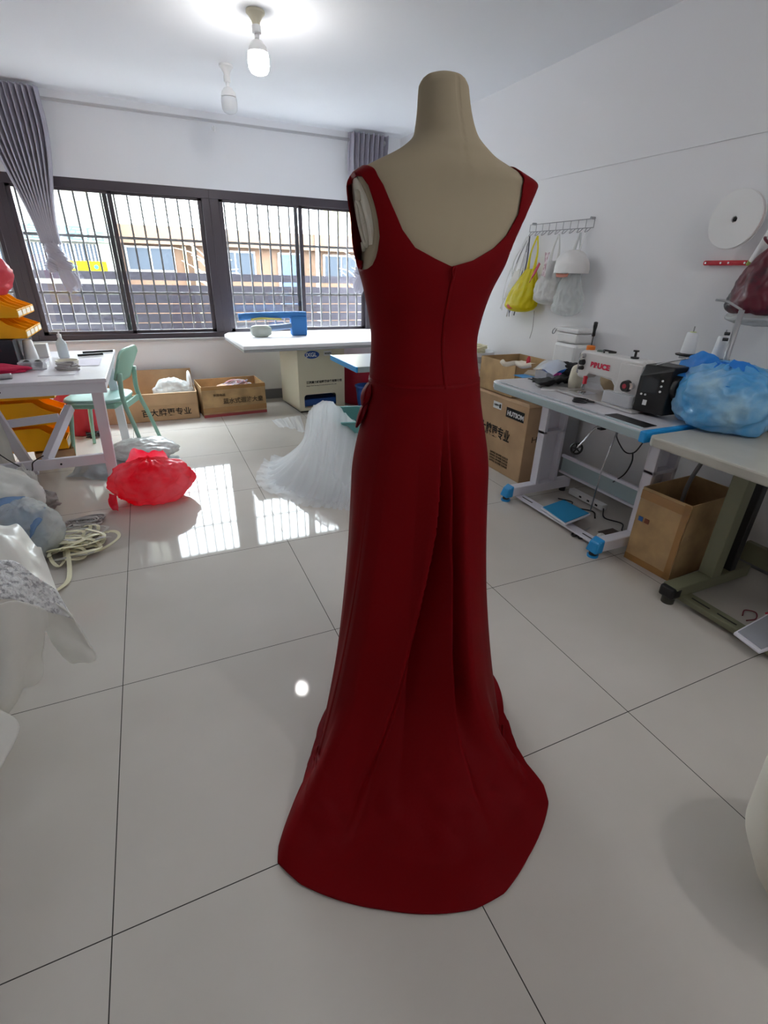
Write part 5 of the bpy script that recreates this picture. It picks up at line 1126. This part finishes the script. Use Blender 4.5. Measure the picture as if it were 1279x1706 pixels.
# ---------------------------------------------------------------- boxes between and behind tables
cr_, Mr = open_box('open_carton', 'taped brown carton with open top between the two sewing tables', 2.145, 2.545, 1.265, 1.525, .415, m=m_cardd, th=.006, rz=R(3))
b = MB(); b.M = Mr; b.box(2.1435, 2.1445, 1.265, 1.525, .355, .40); b.box(2.1435, 2.1445, 1.265, 1.525, .0, .035); b.box(2.1435, 2.1445, 1.27, 1.30, .0, .41); b.build('packing_tape', tpx, cr_)
b = MB(); b.M = Mr; b.box(2.1425, 2.1434, 1.48, 1.505, .235, .26); b.build('blue_print', mat('print_blue', '#2f5f9c', .5), cr_)
b = MB(); b.M = Mr; b.box(2.1425, 2.1434, 1.445, 1.47, .235, .26); b.build('red_print', mat('print_brown', '#7c3c22', .5), cr_)
o = MB().tube([(2.33, 1.40, .04), (2.31, 1.41, .40), (2.33, 1.38, .60), (2.34, 1.38, .705)], .010, n=10).build('grey_hose', mat('hose_grey', '#6b6a6c', .5), None, smooth=True); tag(o, 'grey hose dropping from the cream table into the open carton', 'hose')
hx = thing('large_carton', 'large closed brown carton with a black name label left of the sewing table', 'cardboard box', (2.43, 2.9, 0))
MB().box(2.245, 2.515, 2.56, 3.32, .001, .55).build('box_body', m_card, hx, bevel=.004)
MB().hexa([(2.245, 2.56, .55), (2.515, 2.56, .55), (2.515, 3.32, .55), (2.245, 3.32, .55)], [(2.27, 2.60, .565), (2.49, 2.6, .565), (2.49, 3.28, .565), (2.27, 3.28, .565)]).build('top_flaps', m_card, hx)
MB().box(2.2435, 2.2445, 2.60, 2.80, .435, .505).build('black_label', m_black, hx)
lettering('HUTSOM', .045, (2.243, 2.785, .452), (0, -1, 0), (0, 0, 1), m_whitepl, hx, bold=.0015)
MB().box(2.2435, 2.2445, 2.86, 2.96, .465, .515).build('white_sticker', m_whitepl, hx); lettering('大牌更专业', .017, (2.243, 2.952, .485), (0, -1, 0), (0, 0, 1), m_ink, hx)
MB().box(2.2428, 2.2434, 2.868, 2.885, .475, .505).build('sticker_mark', m_ink, hx)
lettering('n大牌更专业', .095, (2.243, 3.13, .26), (0, -1, 0), (0, 0, 1), m_ink, hx, bold=.0015, sx=.78)
lettering('HUTSOM', .06, (2.30, 2.559, .30), (1, 0, 0), (0, 0, 1), mat('faded_ink', '#4c3a25', .7), hx, sx=1.3)
for k in range(4): lettering('品质保证 请勿倒置 轻拿轻放', .018, (2.243, 2.93, .125 - k * .022), (0, -1, 0), (0, 0, 1), mat('faded_ink', '#4c3a25', .7), hx)
ox, Mo = open_box('open_box_on_carton', 'brown open box of cloth standing on the large labelled carton', 2.26, 2.62, 2.78, 3.20, .235, m=m_cardd, z0=.567, cat='cardboard box')
oc = thing('cream_cloth_roll', 'cream cloth rolled over the rim of the open box', 'cloth', (2.4, 2.95, .6))
MB().tube([at(836, 602, z=.83), at(842, 607, z=.815), at(858, 605, z=.815), at(870, 610, z=.81), at(884, 608, z=.82)], .016, n=12).build('roll', mat('cream_cloth', '#e6dccb', .8, bump=.2, bscale=30), oc, smooth=True)
MB().blob((2.45, 2.9, .72), (.13, .18, .07), seed=121, amp=.2).build('cloth_pile', mat('cream_cloth', '#e6dccb', .8), oc, smooth=True)
MB().blob(tuple(at(880, 601, z=.84)), (.014, .014, .03), seed=2, amp=.05).build('red_tip', mat('guard_red', '#c8283c', .4), oc, smooth=True)
bk_ = thing('black_crate', 'black crate topped with white plastic beside the large carton', 'crate', (2.42, 3.55, 0))
MB().box(2.26, 2.62, 3.34, 3.80, .001, .60).build('crate_body', m_black, bk_, bevel=.01)
MB().blob((2.40, 3.52, .61), (.15, .19, .085), seed=131, amp=.15, floor=.602).build('plastic_sheet', m_whitebag, bk_, smooth=True)
bs = thing('white_basin', 'white basin of cream webbing on top of the black crate', 'basin', (2.5, 3.6, .69))
MB().lathe((2.47, 3.62, .66), [(.11, 0), (.12, .005), (.155, .08), (.175, .085), (.175, .115), (.16, .115), (.14, .06), (.11, .012), (.001, .01)], 36, cap=False).build('basin_body', mat('grey_white_plastic', '#c9cbd2', .4), bs, auto=40)
random.seed(22)
for k in range(9):
    a = random.uniform(0, 6); P = [Vector((2.46 + .10 * math.cos(a + i * 1.1) * random.uniform(.6, 1), 3.60 + .12 * math.sin(a + i * 1.1) * random.uniform(.6, 1), .76 + .03 * random.random() + .04 * math.sin(i))) for i in range(6)]
    MB().tube(P, .008, n=6, res=3).build('webbing', m_strap, bs, smooth=True)

# ---------------------------------------------------------------- things hanging on the right wall
rk_ = thing('hook_rack', 'wire hook rack on the right wall holding hanging bags', 'hook rack', (2.67, 3.04, 1.66))
HX = 2.672; y0_, y1_ = 2.725, 3.35
q = MB(); q.tube([(HX, y0_, 1.64), (HX, y0_, 1.69), (HX, y1_, 1.69), (HX, y1_, 1.645), (HX, y0_, 1.64)], .0028, n=6, res=1)
for i in range(1, 9): y = y0_ + (y1_ - y0_) * i / 9; q.tube([(HX, y, 1.642), (HX, y, 1.69)], .002, n=6, res=1)
q.build('wire_frame', m_steel, rk_)
for i in range(9):
    y = y0_ + (y1_ - y0_) * (i + .5) / 9
    MB().tube([(HX, y + .018, 1.642), (HX - .02, y + .012, 1.622), (HX - .03, y, 1.615), (HX - .02, y - .012, 1.622), (HX, y - .018, 1.642)], .0024, n=6, res=3).build('hook', m_steel, rk_)
for y in (y0_ + .03, y1_ - .03): MB().cyl((HX - .006, y, 1.695), (2.699, y, 1.695), .008).build('fixing_screw', m_steel, rk_)
def hang_bag(name, label, y, zt, zb, hw, dp, m, seed, zh=1.615, lean=0.0, strap=.006, neck=.35, cat='plastic bag', x=2.61, y_h=None):
    t = thing(name, label, cat, (x, y, zb)); y_h = y if y_h is None else y_h
    def fn(u, v):
        a = u * 2 * math.pi; z = zt + (zb - zt) * v
        w_ = hw * (neck + (1 - neck) * math.sin(min(1, v * 1.35) * math.pi / 2)) * (1 if v < .82 else math.sqrt(max(0, 1 - ((v - .82) / .18) ** 2)) * .97 + .03)
        d2 = dp * (.25 + .75 * math.sin(min(1, v * 1.2) * math.pi / 2)) * (1 if v < .82 else math.sqrt(max(0, 1 - ((v - .82) / .18) ** 2)) * .97 + .03)
        q = Vector((math.cos(a) * 1.3, math.sin(a) * 1.3, v * 2.2 + seed * 3))
        g = 1 + .16 * (noise.noise(q) + .6 * (1 - 2 * abs(noise.noise(q * 2.3)))) + .07 * (1 - v) * math.sin(a * 11)
        xx = x + math.cos(a) * d2 * g; xx = min(xx, 2.693)
        return Vector((xx, y + lean * v + math.sin(a) * w_ * g, z))
    MB().grid(fn, 90, 50, cu=True).build('bag_body', m, t, smooth=True)
    for k in (-1, 1):
        MB().sheet([[(x + .005, y + k * hw * neck * .8 - .012, zt - .01), (x + .02, (y + y_h) / 2 + k * hw * .25 - strap, (zt + zh) / 2), (2.648, y_h - strap, zh)],
                    [(x - .005, y + k * hw * neck * .8 + .012, zt - .01), (x + .015, (y + y_h) / 2 + k * hw * .25 + strap, (zt + zh) / 2), (2.644, y_h + strap, zh)]], 16, 3).build('handle', m, t, smooth=True, solid=.001)
    return t
yb = hang_bag('yellow_bag', 'bright yellow plastic bag hanging from the wire rack', 3.20, 1.40, 1.10, .145, .075, m_yellowbag, 1, lean=.08, neck=.30, y_h=3.22)
MB().blob((2.545, 3.30, 1.145), (.006, .045, .022), seed=4, amp=.1).build('fruit_print', mat('orange_print', '#c7501c', .5), yb, smooth=True)
wr_ = hang_bag('white_red_bag', 'white bag with a red band hanging beside the yellow bag', 2.97, 1.45, 1.17, .115, .085, m_whitebag, 5, y_h=3.0, neck=.42)
MB().sheet([[(2.535, 3.03, 1.44), (2.525, 3.06, 1.38), (2.52, 3.085, 1.31)], [(2.53, 3.01, 1.43), (2.515, 3.03, 1.37), (2.512, 3.065, 1.33)]], 14, 4).build('red_band', mat('crimson_cloth2', '#b01640', .6), wr_, smooth=True, solid=.004)
MB().sheet([[(2.54, 2.99, 1.50), (2.53, 2.97, 1.43), (2.52, 2.97, 1.36)], [(2.53, 2.93, 1.50), (2.515, 2.93, 1.43), (2.515, 2.92, 1.35)]], 16, 14, amp=.01, freq=30).build('patterned_cloth', mat('mauve_print', '#9c6a78', .7, col2='#e4dadd', nscale=40), wr_, smooth=True)
hang_bag('clear_hanging_bag', 'clear white plastic bag hanging lowest at the near end of the wire rack', 2.77, 1.38, 1.11, .100, .085, m_clearbag, 9, y_h=2.80, neck=.6)
hd = thing('white_padded_bag', 'white padded bag bulging over the clear bag on the wire rack', 'bag', (2.58, 2.76, 1.36))
MB().blob((2.585, 2.765, 1.385), (.085, .135, .125), seed=141, amp=.05, floor=1.375, shape=2.3).build('bag_body', mat('soft_white_nylon', '#e0dedd', .5, bump=.15, bscale=14), hd, smooth=True)
for yy in (2.74, 2.80): MB().tube([(2.60, yy, 1.49), (2.63, yy + .01, 1.56), (2.645, yy + .01, 1.615)], .004).build('cord', m_whitepl, hd, smooth=True)
MB().sheet([[(2.53, 2.84, 1.374), (2.53, 2.78, 1.372), (2.53, 2.72, 1.374)], [(2.53, 2.83, 1.352), (2.53, 2.78, 1.350), (2.53, 2.73, 1.354)]], 10, 3).build('coral_band', mat('coral_cloth', '#d98f7c', .7), hd, smooth=True, solid=.004)
lt = thing('lace_trims', 'bunch of white lace and grey cords hanging at the far end of the rack', 'lace trims', (2.64, 3.36, 1.1))
random.seed(31)
for k in range(12):
    yy = 3.30 + random.uniform(-.02, .14); MB().tube([(2.65, 3.33 + random.uniform(-.02, .02), 1.615), (2.63, yy, 1.45), (2.63, yy + random.uniform(0, .08), 1.28), (2.64, yy + random.uniform(0, .12), random.uniform(1.05, 1.2))], .0028 if k % 3 else .005, n=6, res=4).build('trim_cord', m_whitepl if k % 4 else mat('slate_cord', '#50535c', .7), lt, smooth=True)
MB().sheet([[(2.62, 3.34, 1.40), (2.62, 3.40, 1.38), (2.62, 3.44, 1.33)], [(2.62, 3.33, 1.22), (2.62, 3.42, 1.20), (2.62, 3.50, 1.18)]], 24, 14, amp=.02, freq=22).build('lace_piece', mat('lace_net', '#e6e4dc', .8, alpha=.6), lt, smooth=True)
MB().tube([(2.64, 3.13, 1.12), (2.64, 3.12, 1.0), (2.66, 3.16, .92)], .0016, n=5).build('thread', m_dark, lt)
rr_ = thing('ribbon_reel', 'big white ribbon reel hanging on the right wall', 'reel', (2.6, 1.75, 1.6))
RC = Vector((2.585, 1.755, 1.615)); ax_ = Vector((-1, 0, 0))
MB().lathe(RC, [(.012, .0), (.122, .0), (.124, .003), (.122, .006), (.05, .008), (.014, .006), (.012, .0)], 64, ax=ax_, cap=False).build('front_flange', m_whitepl, rr_, auto=40)
MB().lathe(RC + Vector((.001, 0, 0)), [(.112, 0), (.112, -.018)], 64, ax=ax_, cap=False).build('wound_ribbon', mat('dusty_pink_ribbon', '#c9a8a4', .7), rr_, auto=40)
MB().lathe(RC + Vector((.022, 0, 0)), [(.012, 0), (.122, 0), (.122, .003), (.012, .003), (.012, 0)], 64, ax=ax_, cap=False).build('back_flange', m_whitepl, rr_, auto=40)
MB().cyl(RC - Vector((.003, 0, 0)), RC + Vector((.112, 0, 0)), .008).build('spindle', m_dark, rr_, smooth=True)
wbx2 = thing('wall_box', 'white box fixed to the right wall beside the ribbon reel', 'box', (2.65, 1.5, 1.6))
MB().box(2.625, 2.698, 1.42, 1.62, 1.60, 1.665).build('box_body', m_whitepl, wbx2, bevel=.004)
MB().box(2.622, 2.625, 1.42, 1.62, 1.630, 1.634).build('seam', m_steel, wbx2)
rs = thing('red_hook_strip', 'narrow red hook strip screwed to the right wall', 'hook strip', (2.69, 1.8, 1.435))
MB().box(2.672, 2.698, 1.62, 1.918, 1.424, 1.447).build('strip', mat('signal_red', '#cf2638', .4), rs, bevel=.008)
for y in (1.90, 1.82, 1.78, 1.70): MB().cyl((2.668, y, 1.4355), (2.674, y, 1.4355), .005, n=12).build('screw', m_chrome, rs)
rw = thing('white_roll', 'white fabric roll leaning from the red hook strip', 'fabric roll', (2.6, 1.6, 1.45))
MB().cyl(at(1252, 440, x=2.60), at(1296, 370, x=2.60), .020, n=24).build('roll', m_whitepl, rw, auto=40)
MB().cyl(at(1250, 443, x=2.60), at(1254, 437, x=2.60), .023, n=24).build('green_end', mat('moss_green', '#8a9a3c', .6), rw, auto=40)
hb_ = hang_bag('maroon_bag', 'clear bag of maroon and black cloth hanging at the right edge', 1.49, 1.50, 1.20, .135, .11, mat('maroon_black_cloth', '#5c1426', .35, col2='#23262b', nscale=6, bump=.4, bscale=14, lowmix=.45, himix=.55), 15, zh=1.44 + .12, neck=.25, x=2.55, y_h=1.60)
MB().blob((2.54, 1.49, 1.205), (.10, .12, .035), seed=9, amp=.12).build('bag_bottom', m_clearbag, hb_, smooth=True)
# ---------------------------------------------------------------- cream form at the lower right corner
cf_ = thing('cream_torso_form', 'pale cream rounded torso form cut off at the lower right corner', 'dress form', (1.36, .17, 0))
q = MB()
CXF, CYF = 1.243, .170
def tf(u, v):
    a = u * 2 * math.pi; z = .003 + .66 * v
    r = float(np.interp(v, [0, .06, .25, .5, .75, .92, 1.0], [.085, .12, .185, .20, .165, .13, .10])); return Vector((CXF + r * math.cos(a), CYF + r * .85 * math.sin(a), z))
q.grid(tf, 64, 50, cu=True).build('form_cover', mat('cream_jersey', '#d6d0c2', .7), cf_, smooth=True)
MB().lathe((CXF, CYF, .66), [(.10, 0), (.09, .012), (.001, .016)], 40).build('top_disc', m_mannpl, cf_, auto=40)
MB().tube([tf(.60 + .012 * math.sin(i), .08 + i * .1) + Vector((-.001, .0, 0)) for i in range(9)], .0018, n=5, res=3).build('seam', mat('seam_beige', '#a89f90', .8), cf_, smooth=True)
